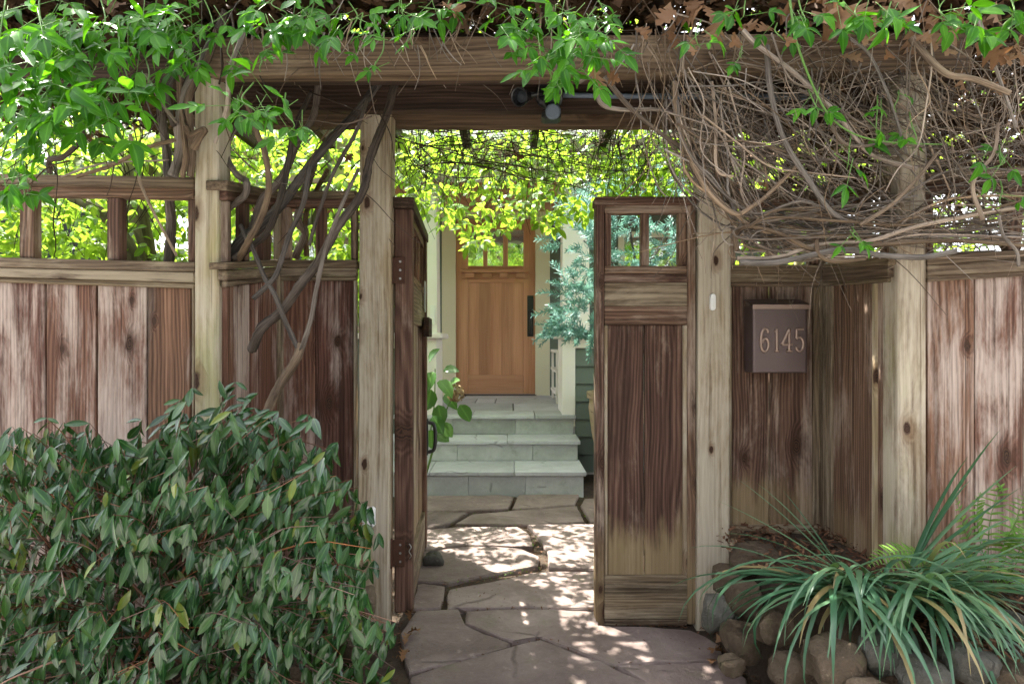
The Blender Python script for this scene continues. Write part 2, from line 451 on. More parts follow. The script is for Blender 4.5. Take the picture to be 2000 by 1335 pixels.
W_BOARD = wood_material('wood_board', (0.048, 0.022, 0.014), (0.140, 0.068, 0.043), (0.25, 0.138, 0.092), (0.46, 0.37, 0.315))
W_GATE = wood_material('wood_gate', (0.032, 0.018, 0.012), (0.108, 0.059, 0.038), (0.21, 0.128, 0.086), (0.37, 0.285, 0.22))
W_RAIL = wood_material('wood_rail', (0.050, 0.034, 0.020), (0.125, 0.088, 0.055), (0.22, 0.165, 0.105), (0.33, 0.27, 0.19), knot_mask=0.8, con=0.28)
W_POST = wood_material('wood_post', (0.15, 0.105, 0.062), (0.27, 0.205, 0.125), (0.38, 0.31, 0.20), (0.46, 0.40, 0.31), green=(0.26, 0.27, 0.10), knot_mask=0.62, grain=0.7, con=0.28)
W_BEAM = wood_material('wood_beam', (0.055, 0.036, 0.020), (0.13, 0.088, 0.050), (0.22, 0.155, 0.09), (0.27, 0.20, 0.13), knot_mask=0.72, grain=0.8, con=0.35)
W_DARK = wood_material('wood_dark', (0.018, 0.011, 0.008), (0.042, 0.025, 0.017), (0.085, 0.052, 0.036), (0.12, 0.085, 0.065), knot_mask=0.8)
M_BARK = bark_material('vine_bark', (0.028, 0.018, 0.013), (0.22, 0.16, 0.115), 1.0, 1.0)
M_TWIG = bark_material('dry_twig', (0.085, 0.058, 0.042), (0.42, 0.315, 0.225), 0.6, 0.5)
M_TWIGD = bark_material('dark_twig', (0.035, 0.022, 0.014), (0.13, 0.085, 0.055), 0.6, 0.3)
M_TRUNK = bark_material('tree_bark', (0.13, 0.11, 0.07), (0.34, 0.30, 0.20), 0.6, 0.4)
M_RSTEM = bark_material('shrub_stem', (0.10, 0.045, 0.025), (0.27, 0.13, 0.075), 0.6, 0.2)
M_GSTEM = plain('green_stem', (0.10, 0.20, 0.04), 0.5, 0.3)
L_VINE = leaf_material('vine_leaf', (0.016, 0.085, 0.004), (0.034, 0.165, 0.006), (0.085, 0.26, 0.010), (0.17, 0.52, 0.012), 0.40, 0.20, 0.36)
L_BACK = leaf_material('garden_leaf', (0.04, 0.125, 0.012), (0.09, 0.20, 0.018), (0.17, 0.28, 0.03), (0.40, 0.62, 0.05), 0.40, 0.30, 0.48)
L_SHRUB = leaf_material('shrub_leaf', (0.009, 0.038, 0.013), (0.020, 0.070, 0.020), (0.048, 0.115, 0.026), (0.10, 0.24, 0.02), 0.24, 0.55, 0.16, old=(0.16, 0.20, 0.03), oldf=0.035)
L_IRIS = leaf_material('iris_blade', (0.030, 0.090, 0.045), (0.065, 0.155, 0.085), (0.13, 0.23, 0.115), (0.18, 0.34, 0.08), 0.36, 0.45, 0.20, old=(0.30, 0.22, 0.10), oldf=0.09)
L_FERN = leaf_material('fern_leaf', (0.055, 0.15, 0.015), (0.095, 0.22, 0.025), (0.16, 0.29, 0.035), (0.32, 0.52, 0.05), 0.42, 0.35, 0.30)
L_BLUE = leaf_material('blue_needle', (0.07, 0.19, 0.175), (0.12, 0.27, 0.25), (0.22, 0.38, 0.33), (0.22, 0.44, 0.34), 0.45, 0.3, 0.30)
L_HYD = leaf_material('hydrangea_leaf', (0.030, 0.10, 0.022), (0.055, 0.15, 0.03), (0.09, 0.20, 0.035), (0.20, 0.42, 0.05), 0.36, 0.45, 0.30)
L_SCREEN = leaf_material('screen_leaf', (0.022, 0.026, 0.014), (0.035, 0.038, 0.022), (0.055, 0.055, 0.034), (0.05, 0.06, 0.03), 0.6, 0.2, 0.12)
L_OAK = leaf_material('dead_oak_leaf', (0.13, 0.065, 0.030), (0.22, 0.115, 0.055), (0.30, 0.19, 0.115), (0.30, 0.14, 0.05), 0.70, 0.2, 0.12)
L_OAKD = leaf_material('shaded_litter', (0.045, 0.026, 0.015), (0.085, 0.048, 0.026), (0.15, 0.09, 0.055), (0.12, 0.06, 0.02), 0.75, 0.15, 0.06)  # dead leaf colour darkened to stand in for shadow in the heap
M_WHITE = plain('white_paint', (0.82, 0.78, 0.74), 0.45, 0.4, 0.04, 4)
M_CREAM = plain('cream_trim', (0.66, 0.61, 0.47), 0.5, 0.35, 0.05, 4)
M_SIDING = plain('sage_siding', (0.135, 0.165, 0.145), 0.6, 0.3, 0.10, 6)
M_UPPER = plain('pale_wall', (0.52, 0.56, 0.58), 0.65, 0.3, 0.05, 3)
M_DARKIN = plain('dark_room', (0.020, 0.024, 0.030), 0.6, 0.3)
M_BLACK = plain('black_metal', (0.012, 0.012, 0.014), 0.42, 0.5, 0.2)
M_BRONZE = plain('bronze_steel', (0.155, 0.115, 0.110), 0.38, 0.5, 0.10, 5, 0.75)
M_BRONZEL = plain('bronze_edge', (0.36, 0.26, 0.21), 0.36, 0.5, 0.08, 6, 0.75)
M_PLASTIC = plain('white_plastic', (0.80, 0.80, 0.78), 0.35, 0.5, 0.03)
M_GREYPL = plain('grey_plastic', (0.42, 0.44, 0.44), 0.4, 0.45, 0.08)
M_STEEL = plain('worn_steel', (0.35, 0.35, 0.34), 0.45, 0.5, 0.25, 30, 0.8)
M_RUST = plain('rusty_iron', (0.075, 0.035, 0.022), 0.75, 0.3, 0.5, 40, 0.3, 0.4)
M_CONDUIT = plain('grey_conduit', (0.13, 0.16, 0.20), 0.5, 0.4)
M_SOIL = None

def stone_material(name, c0, c1, c2, scale=5.0, spots=0.3, moss=0.15, rough=0.8, bump=0.5, layer=False):
    N = NT(name); tc, oi, v = N.objvec(23)
    vv = N.vscale(v, (1, 1, 3)) if layer else v
    a = N.noise(vv, scale, 7, 0.62, 0.6)
    b = N.noise(v, scale*9, 5, 0.7)
    col = N.ramp(N.math('ADD', N.math('MULTIPLY', a, 0.8), N.math('MULTIPLY', b, 0.25)), [(0.30, c0), (0.55, c1), (0.80, c2)])
    hs = N.n('HueSaturation'); N.l(col, hs.inputs['Color']); N.l(N.math('MULTIPLY_ADD', oi.outputs['Random'], 0.45, 0.78), hs.inputs['Value']); col = hs.outputs[0]
    col = N.mix(N.math('MULTIPLY', N.step(N.noise(v, scale*2.1, 5, 0.65), 0.55, 0.75), moss), col, (0.11, 0.13, 0.05))
    col = N.mix(N.math('MULTIPLY', N.step(N.noise(v, scale*5, 4, 0.7), 0.62, 0.72), spots), col, [min(1, x*1.6) for x in c2])
    cr = N.n('TexVoronoi', feature='DISTANCE_TO_EDGE'); N.l(N.mix(0.12, v, N.noise(v, 3.0, 3, out='Color')), cr.inputs['Vector']); cr.inputs['Scale'].default_value = scale*0.55
    crack = N.math('MULTIPLY', N.math('SUBTRACT', 1.0, N.step(cr.outputs['Distance'], 0.0, 0.02)), N.step(a, 0.5, 0.6))
    col = N.mix(N.math('MULTIPLY', crack, 0.6), col, [x*0.4 for x in c0])
    h = N.math('SUBTRACT', N.math('ADD', N.math('MULTIPLY', a, 1.2), N.math('MULTIPLY', b, 0.5)), N.math('MULTIPLY', crack, 0.35))
    N.principled(col, rough, 0.3, N.bump(h, bump, 0.02))
    return N.m
M_FLAG = stone_material('flagstone', (0.095, 0.068, 0.060), (0.185, 0.142, 0.128), (0.30, 0.245, 0.222), 3.6, 0.25, 0.26, 0.70, 0.7)
M_BLUESTONE = stone_material('bluestone', (0.34, 0.345, 0.355), (0.45, 0.46, 0.475), (0.56, 0.565, 0.575), 3.5, 0.15, 0.30, 0.7, 0.2)
M_RISER = stone_material('riser_stone', (0.28, 0.29, 0.28), (0.40, 0.415, 0.40), (0.52, 0.53, 0.51), 3.0, 0.15, 0.45, 0.75, 0.2)
M_ROCK = stone_material('river_rock', (0.036, 0.025, 0.017), (0.090, 0.064, 0.042), (0.17, 0.13, 0.092), 9.0, 0.4, 0.35, 0.78, 0.9)
M_ROCKG = stone_material('grey_rock', (0.040, 0.037, 0.030), (0.085, 0.080, 0.068), (0.155, 0.148, 0.128), 11.0, 0.35, 0.35, 0.8, 0.9)
M_SOIL = stone_material('soil', (0.030, 0.020, 0.014), (0.058, 0.040, 0.027), (0.11, 0.08, 0.055), 9.0, 0.2, 0.10, 0.95, 0.9)
M_CONC = stone_material('concrete', (0.20, 0.19, 0.175), (0.26, 0.25, 0.235), (0.33, 0.32, 0.30), 2.0, 0.1, 0.05, 0.85, 0.2)
M_ASPH = stone_material('asphalt', (0.035, 0.035, 0.036), (0.05, 0.05, 0.05), (0.07, 0.07, 0.068), 12.0, 0.1, 0.0, 0.9, 0.4)
M_POT = stone_material('clay_planter', (0.22, 0.16, 0.10), (0.31, 0.23, 0.15), (0.40, 0.31, 0.21), 4.0, 0.1, 0.15, 0.7, 0.15)

def door_material():
    N = NT('fir_door'); tc, oi, v = N.objvec()
    a = N.noise(N.vscale(v, (90, 90, 2.2)), 1.0, 4, 0.6)
    b = N.noise(N.vscale(v, (9, 9, 0.7)), 1.0, 3, 0.5)
    c = N.ramp(N.math('ADD', N.math('MULTIPLY', a, 0.4), N.math('MULTIPLY', b, 0.6)), [(0.3, (0.34, 0.145, 0.080)), (0.55, (0.50, 0.250, 0.148)), (0.8, (0.61, 0.350, 0.225))])
    hs = N.n('HueSaturation'); N.l(c, hs.inputs['Color']); N.l(N.math('MULTIPLY_ADD', oi.outputs['Random'], 0.3, 0.85), hs.inputs['Value'])
    N.principled(hs.outputs[0], 0.42, 0.4, N.bump(a, 0.08, 0.001)); return N.m
M_DOOR = door_material()
def glass_material():
    N = NT('door_glass'); tc, oi, v = N.objvec(5)
    g = N.n('BsdfGlossy'); g.inputs['Roughness'].default_value = 0.03; g.inputs['Color'].default_value = (0.9, 0.92, 0.9, 1)
    N.l(N.bump(N.noise(v, 7, 3), 0.12, 0.01), g.inputs['Normal'])
    t = N.n('BsdfTransparent'); t.inputs['Color'].default_value = (0.75, 0.78, 0.75, 1)
    m = N.n('MixShader'); m.inputs[0].default_value = 0.45
    N.l(t.outputs[0], m.inputs[1]); N.l(g.outputs[0], m.inputs[2]); N.l(m.outputs[0], N.out.inputs[0]); return N.m
M_GLASS = glass_material()
M_MULCH = leaf_material('bark_mulch', (0.060, 0.028, 0.016), (0.12, 0.055, 0.03), (0.20, 0.11, 0.065), (0.1, 0.05, 0.02), 0.85, 0.15, 0.03)
M_PETAL = leaf_material('dry_petal', (0.28, 0.17, 0.10), (0.42, 0.30, 0.18), (0.45, 0.40, 0.22), (0.4, 0.3, 0.15), 0.6, 0.2, 0.25)

# ------------------------------------------------------------------ ground
def sheet(name, x0, x1, y0, y1, z, mat, n=1, amp=0.0):
    v = []; f = []
    for j in range(n+1):
        for i in range(n+1):
            x = lerp(x0, x1, i/n); y = lerp(y0, y1, j/n)
            v.append((x, y, z+(mnoise.noise(Vector((x*3, y*3, 1.7)))*amp if amp else 0)))
    for j in range(n):
        for i in range(n): f.append((j*(n+1)+i, j*(n+1)+i+1, (j+1)*(n+1)+i+1, (j+1)*(n+1)+i))
    o = link(name, pmesh(name, v, f), mat, smooth=True); o['kind'] = 'structure'; return o
sheet('ground', -60, 60, -60, 60, -0.06, M_SOIL)
sheet('garden_soil', -3.2, 3.4, 1.15, 5.6, -0.028, M_SOIL, 90, 0.012)
sw = sheet('sidewalk', -14, 14, -0.9, 1.12, -0.015, M_CONC)
sheet('road', -40, 40, -7.2, -1.05, -0.05, M_ASPH)
tag(box('kerb', None, M_CONC, -14, 14, -1.05, -0.9, -0.12, -0.012, 'h', 0.015), kind='structure')

TPL_0 = [leaf_template(0.5, 0.06, 0.12)]
_ms = [leaf_matrix((R.uniform(-16, 16), -8.0+R.gauss(0, .9), R.uniform(-.05, 1)**1.0*6.2), Vector((R.gauss(0, 1), R.gauss(0, 1), R.gauss(-.4, .6))), Vector((R.gauss(0, .5), .6, R.gauss(.5, .5))), R.uniform(.35, .6)) for _ in range(7000)]
tag(join_copies('screen_hedge', TPL_0, _ms, [0]*len(_ms), L_SCREEN), 'unseen leafy hedge added behind the camera to cut low sky light', 'hedge')  # added out of view to block sky light near the horizon
# raised planting bed in the right corner, mounded
def bed(name, outline, ztop, mat, n=34, amp=0.02):
    xs = [p[0] for p in outline]; ys = [p[1] for p in outline]
    def inside(x, y):
        c = False; k = len(outline)
        for i in range(k):
            a, b = outline[i], outline[(i+1) % k]
            if (a[1] > y) != (b[1] > y) and x < (b[0]-a[0])*(y-a[1])/(b[1]-a[1])+a[0]: c = not c
        return c
    def edge(x, y):
        best = 9
        for i in range(len(outline)):
            a = Vector(outline[i]); b = Vector(outline[(i+1) % len(outline)]); p = Vector((x, y)); d = b-a
            t = max(0, min(1, (p-a).dot(d)/d.dot(d))); best = min(best, (p-a-d*t).length)
        return best
    v = []; f = []; idx = {}
    for j in range(n+1):
        for i in range(n+1):
            x = lerp(min(xs), max(xs), i/n); y = lerp(min(ys), max(ys), j/n)
            e = edge(x, y) if inside(x, y) else 0
            z = -0.05+(ztop+0.05)*min(1, e/0.10)**0.6+amp*mnoise.noise(Vector((x*7, y*7, 0)))
            v.append((x, y, z if inside(x, y) else -0.06))
    for j in range(n):
        for i in range(n): f.append((j*(n+1)+i, j*(n+1)+i+1, (j+1)*(n+1)+i+1, (j+1)*(n+1)+i))
    o = link(name, pmesh(name, v, f), mat, smooth=True); o['kind'] = 'structure'; return o
BED_R = [(0.86, 2.60), (0.80, 2.30), (0.86, 2.02), (0.98, 1.74), (1.12, 1.52), (1.5, 1.40), (2.6, 1.40), (2.6, 2.60)]
bed('planting_bed', BED_R, 0.36, M_SOIL)
BED_L = [(-2.4, 2.6), (-2.4, 1.30), (-0.95, 1.32), (-0.60, 1.55), (-0.55, 2.0), (-0.62, 2.6)]
bed('planting_bed', BED_L, 0.16, M_SOIL)

# ------------------------------------------------------------------ flagstone path
path = empty('path', (0.1, 3.0, 0), None, None, kind='structure')
def zz(pts): return [(650+x*0.35, 868+y*0.35) for x, y in pts]
FLAGS = [
 [(460,925),(600,917),(700,915),(735,1000),(850,1050),(985,1100),(960,1130),(700,1195),(430,1262),(395,1150),(380,1050),(440,970)],
 [(755,925),(1100,912),(1460,925),(1480,1000),(1700,1012),(2000,1025),(2150,1110),(2160,1195),(1800,1205),(1560,1212),(1480,1188),(1330,1125),(1170,1066),(1000,1082),(870,1040),(745,990)],
 [(440,1290),(720,1207),(990,1128),(1160,1088),(1330,1150),(1480,1207),(1560,1245),(1780,1340),(1900,1430),(1300,1440),(430,1440)],
 [(1600,1228),(1900,1222),(2150,1212),(2300,1300),(2300,1430),(1870,1430),(1740,1310)],
 [(640,905),(650,800),(820,770),(1000,738),(1100,708),(1240,703),(1460,706),(1680,700),(1680,900),(1460,905),(1100,895),(860,898)],
 [(440,908),(475,780),(505,775),(620,787),(595,900),(520,905)],
 [(380,755),(380,590),(540,592),(735,567),(900,568),(1050,578),(1150,618),(1140,665),(960,700),(800,728),(650,758),(520,752)],
 [(380,470),(540,472),(700,457),(1030,457),(1090,500),(1115,570),(1000,566),(735,555),(540,583),(380,582)],
 [(1090,447),(1280,444),(1460,440),(1720,440),(1720,690),(1460,692),(1210,686),(1205,610),(1160,520)],
 [(690,437),(780,387),(1000,368),(1200,354),(1360,342),(1400,427),(1240,434),(1090,440)],
 [(380,378),(540,377),(750,377),(640,435),(545,460),(380,462)],
 [(380,286),(540,285),(930,278),(1005,287),(975,354),(760,362),(540,366),(380,366)],
 [(1040,280),(1200,276),(1370,278),(1340,335),(1180,345),(1000,355)],
 [(1405,300),(1720,290),(1720,428),(1445,425),(1385,335)],
]
def flagstone(poly, i):
    pts = [G(x, y, 0.0) for x, y in zz(poly)]
    # round, irregular edge
    fine = []
    n = len(pts)
    for k in range(n):
        a, b = pts[k], pts[(k+1) % n]; L = (b-a).length; m = max(2, int(L/0.05))
        for j in range(m):
            p = a.lerp(b, j/m)
            q = Vector((p.x*11, p.y*11, i*3.1)); s = 0.010
            fine.append(p+Vector((mnoise.noise(q)*s, mnoise.noise(q+Vector((9, 4, 2)))*s, 0)))
    c = sum(fine, Vector())/len(fine); m = len(fine)
    tilt = (R.uniform(-.006, .006), R.uniform(-.006, .006)); z0 = R.uniform(-0.004, 0.004)
    v = []
    def ring(sh, dz):
        for p in fine:
            d = (c-p); L = d.length; q = p+d*(sh/L if L > 1e-6 else 0)
            v.append(Vector((q.x, q.y, z0+dz+tilt[0]*(q.x-c.x)+tilt[1]*(q.y-c.y)+(mnoise.noise(Vector((q.x*5, q.y*5, i)))*0.003 if dz > -0.01 else 0))))
    ring(-0.004, -0.045); ring(-0.006, -0.010); ring(-0.001, -0.002); ring(0.010, 0.0)
    f = []
    for r_ in range(3):
        for k in range(m):
            k2 = (k+1) % m; f.append((r_*m+k, r_*m+k2, (r_+1)*m+k2, (r_+1)*m+k))
    f.append(tuple(3*m+k for k in range(m)))
    return centred('flagstone', v, f, M_FLAG, path)
for i, p in enumerate(FLAGS): flagstone(p, i)

# ------------------------------------------------------------------ house, porch and door
house = empty('house', (0, 7.4, 0), 'sage green house front with cream trim behind the porch', 'house')
YW = 7.30; YD = 7.26
z_of = lambda py, D: EYE-(py-667.5)*D/FPX
x_of = lambda px, D: (px-1000)*D/FPX
dz0, dz1 = z_of(772, YD), z_of(427, YD)
dx0, dx1 = x_of(890, YD), x_of(1046, YD)
# lap siding: each board tilted, lower edge proud
ex = 0.178
def siding_run(parent, x0, x1, y, z0, z1, mat, expo):
    z = z0; k = 0
    while z < z1-0.01:
        zt = min(z+expo+0.02, z1)
        slab('siding_board', parent, mat, (x0, y-0.004, zt), (x1, y-0.004, zt), (x1, y-0.020, z), (x0, y-0.020, z), (0, -1, 0), 0.014, 'h', 0.0015)
        z += expo
siding_run(house, -3.6, dx0-0.165, YW, 0.3, 3.0, M_SIDING, ex)
siding_run(house, dx1+0.165, 3.8, YW, 0.3, 3.0, M_SIDING, ex)
siding_run(house, dx0-0.165, dx1+0.165, YW, z_of(397, YD)+0.03, 3.0, M_SIDING, ex)
box('wall', house, M_SIDING, -3.7, dx0-0.02, YW+0.004, YW+0.15, -0.05, 3.0, 'h')
box('wall', house, M_SIDING, dx1+0.02, 3.9, YW+0.004, YW+0.15, -0.05, 3.0, 'h')
box('wall', house, M_SIDING, dx0-0.02, dx1+0.02, YW+0.004, YW+0.15, dz1+0.02, 3.0, 'h')
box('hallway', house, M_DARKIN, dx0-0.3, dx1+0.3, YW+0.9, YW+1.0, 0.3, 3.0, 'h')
# casing
cy0, cy1 = 7.215, 7.30
box('casing', house, M_CREAM, x_of(863, cy0), dx0+0.004, cy0, cy1, z_of(782, cy0)-0.02, z_of(425, cy0), 'v')
box('casing', house, M_CREAM, dx1-0.004, x_of(1074, cy0), cy0, cy1, z_of(776, cy0)-0.02, z_of(425, cy0), 'v')
box('casing', house, M_CREAM, x_of(858, cy0), x_of(1079, cy0), cy0-0.015, cy1, z_of(425, cy0)+0.001, z_of(398, cy0), 'h')
box('threshold', house, M_BLACK, dx0-0.01, dx1+0.01, 7.17, 7.33, dz0-0.07, dz0+0.012, 'h')
dr = bpy.data.objects.new('front_door', None); COL.objects.link(dr); place(dr, Matrix.Translation((dx0, YD, dz0)), house)
dr['label'] = 'fir front door with three panes and a dentil shelf'
def dq(name, x0, x1, y0, y1, dy, t, along='v', mat=None, bev=0.004):
    D = YD+dy
    return box(name, dr, mat or M_DOOR, x_of(x0, D), x_of(x1, D), D, D+t, z_of(y1, D), z_of(y0, D), along, bev)
dq('stile', 890.6, 914, 428.5, 769, 0.0, 0.045); dq('stile', 1022.5, 1045.4, 428.5, 769, 0.0, 0.045)
dq('top_rail', 914.2, 1022.3, 428.5, 449, 0.0, 0.045, 'h')
dq('lock_rail', 914.2, 1022.3, 519, 552, 0.0, 0.045, 'h')
dq('bottom_rail', 914.2, 1022.3, 732, 769, 0.0, 0.045, 'h')
dq('muntin', 943.7, 952, 449.2, 518.8, 0.002, 0.04); dq('muntin', 982.6, 992, 449.2, 518.8, 0.002, 0.04)
for a, b in ((914, 943.7), (952, 982.6), (992, 1022.5)): dq('pane', a-1, b+1, 448, 520, 0.022, 0.006, mat=M_GLASS, bev=0.0)
for k in range(5):
    a = lerp(914, 1022.5, k/5); b = lerp(914, 1022.5, (k+1)/5); dq('panel_board', a, b, 551, 733, 0.014, 0.02, bev=0.0015)
sh = dq('dentil_shelf', 901, 1034, 525.5, 532, -0.095, 0.10, 'h'); dq('dentil_backing', 902, 1033, 532.5, 544.5, -0.014, 0.014, 'h', bev=0.002)
for a, b in ((908.7, 926), (942.3, 959), (975.3, 992), (1008, 1025)): dq('dentil', a, b, 532.8, 541.5, -0.072, 0.057, 'h', bev=0.002)
hp = dq('handle_plate', 1030, 1042, 577, 657, -0.008, 0.008, mat=M_BLACK)
hpts = [Vector((x_of(1036, YD), YD-0.008, z_of(y_, YD))) + Vector((0, -o_, 0)) for y_, o_ in ((608, 0), (611, 0.045), (620, 0.06), (640, 0.06), (648, 0.045), (651, 0))]
tube('pull_handle', M_BLACK, dr, hpts, 0.011, 0.011)

# porch: landing + two steps in bluestone
steps = empty('porch_steps', (-0.2, 5.0, 0), 'three bluestone porch steps with pale green risers before the door', 'steps')
ST = [(4.52, 0.168), (4.92, 0.336), (5.25, 0.504)]
XL, XR = -1.05, 0.555
for k, (y, z) in enumerate(ST):
    yb = ST[k+1][0] if k < 2 else 7.21
    cuts = [[-1.05, -0.62, 0.02, 0.56], [-1.05, -0.72, -0.04, 0.56], [-1.05, -0.35, 0.20, 0.56]][k]
    rcuts = [[-1.03, -0.33, 0.10, 0.54], [-1.03, -0.45, 0.17, 0.54], [-1.03, -0.52, 0.03, 0.54]][k]
    for a, b in zip(rcuts, rcuts[1:]):
        box('riser', steps, M_RISER, a+0.001, b-0.001, y+0.022+R.uniform(0, .002), y+0.10, (ST[k-1][1] if k else -0.05)+0.001, z-0.032, 'h', 0.003)
    box('core', steps, M_RISER, XL+0.06, XR-0.03, y+0.08, min(yb+0.05, 7.2), -0.05, z-0.034, 'h')
    if k < 2:
        for a, b in zip(cuts, cuts[1:]):
            box('tread', steps, M_BLUESTONE, a+0.0015, b-0.0015, y, yb+0.06, z-0.032, z+R.uniform(-.001, .001), 'h', 0.005, wob=0.0015)
    else:
        ys = [y, 5.62, 6.3, 6.8, 7.21]
        for j in range(4):
            cc = [XL, *sorted(R.uniform(-0.8, 0.3) for _ in range(2)), XR] if j else cuts
            for a, b in zip(cc, cc[1:]):
                if j and a > 0.2: pass
                box('tread', steps, M_BLUESTONE, a+0.003, b-0.003, ys[j]+(0.003 if j else 0), ys[j+1]-0.003, z-0.032, z+R.uniform(-.0015, .0015), 'h', 0.004)
# porch columns on pedestals
def column(parent, xl, xr, y0, y1, side):
    c = bpy.data.objects.new('porch_column', None); COL.objects.link(c); place(c, Matrix.Translation(((xl+xr)/2, y0, 0.5)), parent)
    xm = (xl+xr)/2; zc = z_of(656, y0)
    box('pedestal_cap', c, M_WHITE, xl-0.05, xr+0.05, y0-0.05, y1+0.05, zc-0.022, zc+0.028, 'h', 0.012)
    # tapering shaft
    b0, b1, h0, h1 = 0.125, 0.115, zc+0.03, 2.52; xm = xr-0.135 if side < 0 else xl+0.135
    v = [(xm+sx*b, (y0+y1)/2+sy*b, z) for z, b in ((h0, b0), (h1, b1)) for sx, sy in ((-1, -1), (1, -1), (1, 1), (-1, 1))]
    centred('shaft', v, [(0, 1, 5, 4), (1, 2, 6, 5), (2, 3, 7, 6), (3, 0, 4, 7), (4, 5, 6, 7), (3, 2, 1, 0)], M_WHITE, c)
    box('capital', c, M_WHITE, xm-0.15, xm+0.15, (y0+y1)/2-0.15, (y0+y1)/2+0.15, 2.47, 2.56, 'h', 0.008)
    box('corner_board', c, M_WHITE, xl, xl+0.115, y0, y0+0.03, 0.40, zc-0.023, 'v')
    box('corner_board', c, M_WHITE, xr-0.115, xr, y0, y0+0.03, 0.40, zc-0.023, 'v')
    box('top_board', c, M_WHITE, xl+0.116, xr-0.116, y0+0.002, y0+0.03, zc-0.105, zc-0.023, 'h')
    box('core', c, M_WHITE, xl+0.004, xr-0.004, y0+0.031, y1, -0.05, zc-0.024, 'v')
    return c
c1 = column(house, -1.22, -0.665, 5.30, 5.80, -1)
c2 = column(house, 0.44, 1.02, 5.28, 5.80, 1)
siding_run(c2, 0.556, 0.904, 5.307, 0.0, z_of(656, 5.28)-0.11, M_SIDING, 0.155)
siding_run(c1, -1.104, -0.781, 5.327, 0.0, z_of(656, 5.3)-0.11, M_SIDING, 0.155)
# half wall continuing right from the pedestal
box('half_wall', house, M_SIDING, 1.03, 3.0, 5.40, 5.60, -0.05, 1.05, 'h'); siding_run(house, 1.03, 3.0, 5.40, 0.0, 1.05, M_SIDING, 0.155)
box('wall_cap', house, M_WHITE, 1.075, 3.0, 5.33, 5.67, 1.055, 1.10, 'h', 0.01)
# low white shelf rack between the door and the right column
rack = empty('shelf_rack', (0.52, 6.4, 0.51), 'white slatted shoe rack on the porch right of the door', 'rack')
for zc in (0.60, 0.83, 1.03): box('shelf', rack, M_WHITE, 0.44, 0.80, 6.15, 6.85, zc, zc+0.03, 'd')
for x in (0.45, 0.77): 
    for y in (6.17, 6.82): box('leg', rack, M_WHITE, x, x+0.025, y, y+0.025, 0.506, 1.029, 'v')
# porch header, ceiling, eaves and the wall above
box('header', house, M_WHITE, -3.4, 3.6, 5.42, 5.62, z_of(345, 5.42), z_of(308, 5.42), 'h', 0.006)
box('porch_ceiling', house, M_DOOR, -3.4, 3.6, 5.63, 7.28, 2.70, 2.74, 'h')
slab('porch_roof', house, M_BLACK, (-3.6, 7.28, 3.25), (3.8, 7.28, 3.25), (3.8, 4.82, 2.83), (-3.6, 4.82, 2.83), (0, -0.2, 1), 0.06, 'h')  # eave drawn further forward so its shadow covers more of the path
box('soffit', house, M_CREAM, -3.5, 3.7, 4.82, 5.41, 2.765, 2.785, 'h')
box('gutter', house, M_WHITE, -3.6, 3.8, 4.72, 4.81, 2.74, 2.86, 'h', 0.01)
siding_run(house, -3.6, 3.8, 7.40, 3.0, 4.6, M_UPPER, 0.2)
box('upper_wall', house, M_UPPER, -3.7, 3.9, 7.41, 7.6, 3.0, 4.65, 'h')
# left bay of the house with a window, seen through the lattice
box('bay_wall', house, M_SIDING, -4.9, -3.2, 5.2, 5.4, -0.05, 2.7, 'h')
def window(parent, xa, xb, y, za, zb, gm=None):
    w = bpy.data.objects.new('window', None); COL.objects.link(w); place(w, Matrix.Translation(((xa+xb)/2, y, za)), parent)
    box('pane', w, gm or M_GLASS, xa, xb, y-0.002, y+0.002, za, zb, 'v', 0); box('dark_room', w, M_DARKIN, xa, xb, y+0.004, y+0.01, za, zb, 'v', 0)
    for a, b, c, d in ((xa-.07, xa, za-.07, zb+.07), (xb, xb+.07, za-.07, zb+.07)): box('frame', w, M_WHITE, a, b, y-0.03, y+0.012, c, d, 'v')
    for c, d in ((za-.069, za), (zb, zb+.069), ((za+zb)/2-.02, (za+zb)/2+.02)): box('frame', w, M_WHITE, xa, xb, y-0.028, y+0.012, c, d, 'h')
window(house, -4.6, -3.5, 5.185, 1.2, 2.3, M_DARKIN)
window(house, 1.35, 2.05, 7.26, 1.25, 2.4)
window(house, -2.9, -1.7, 7.26, 1.25, 2.4)
# switch plate on the left column
box('switch_plate', c1, M_PLASTIC, -0.735, -0.69, 5.40, 5.414, 1.30, 1.47, 'v', 0.006)

# ------------------------------------------------------------------ arbor: posts and beams
arbor = empty('arbor', (0.13, 2.2, 0), 'weathered timber arbor with posts and beams over the gate', 'arbor')
def post(x0, x1, y0, dep, z0, z1, col, tilt=0.0, mat=None):
    return slab('post', arbor, mat or W_POST, (x0+tilt, y0, z1), (x1+tilt, y0, z1), (x1, y0, z0), (x0, y0, z0), (0, -1, 0), dep, 'v', 0.005, col, 0.0015)
YF, YG = 2.0, 2.45
post(x_of(697, YG), x_of(758.5, YG), YG, 0.085, -0.05, z_of(220, YG), (0.75, 0.0, 0.45, 0.0), 0.012)
post(x_of(1361.5, YG), x_of(1424.5, YG), YG, 0.09, -0.05, z_of(190, YG), (0.95, 0.25, 0.30, 0.0), 0.012)
post(x_of(380, YF), x_of(427, YF), YF, 0.088, -0.05, 2.022, (0.85, 0.0, 0.85, 0.0))
post(x_of(1755, YF), x_of(1810, YF), YF, 0.088, -0.05, 2.04, (0.85, 0.1, 0.70, 0.0))
zb1 = z_of(148, 1.97)
slab('beam', arbor, W_BEAM, P(408, 74, 1.97), P(1900, 62, 1.97), P(1900, 139, 1.97), P(408, 148, 1.97), (0, -1, 0), 0.055, 'h', 0.004, (0.35, 0.1, 0.25, 0), 0.001)
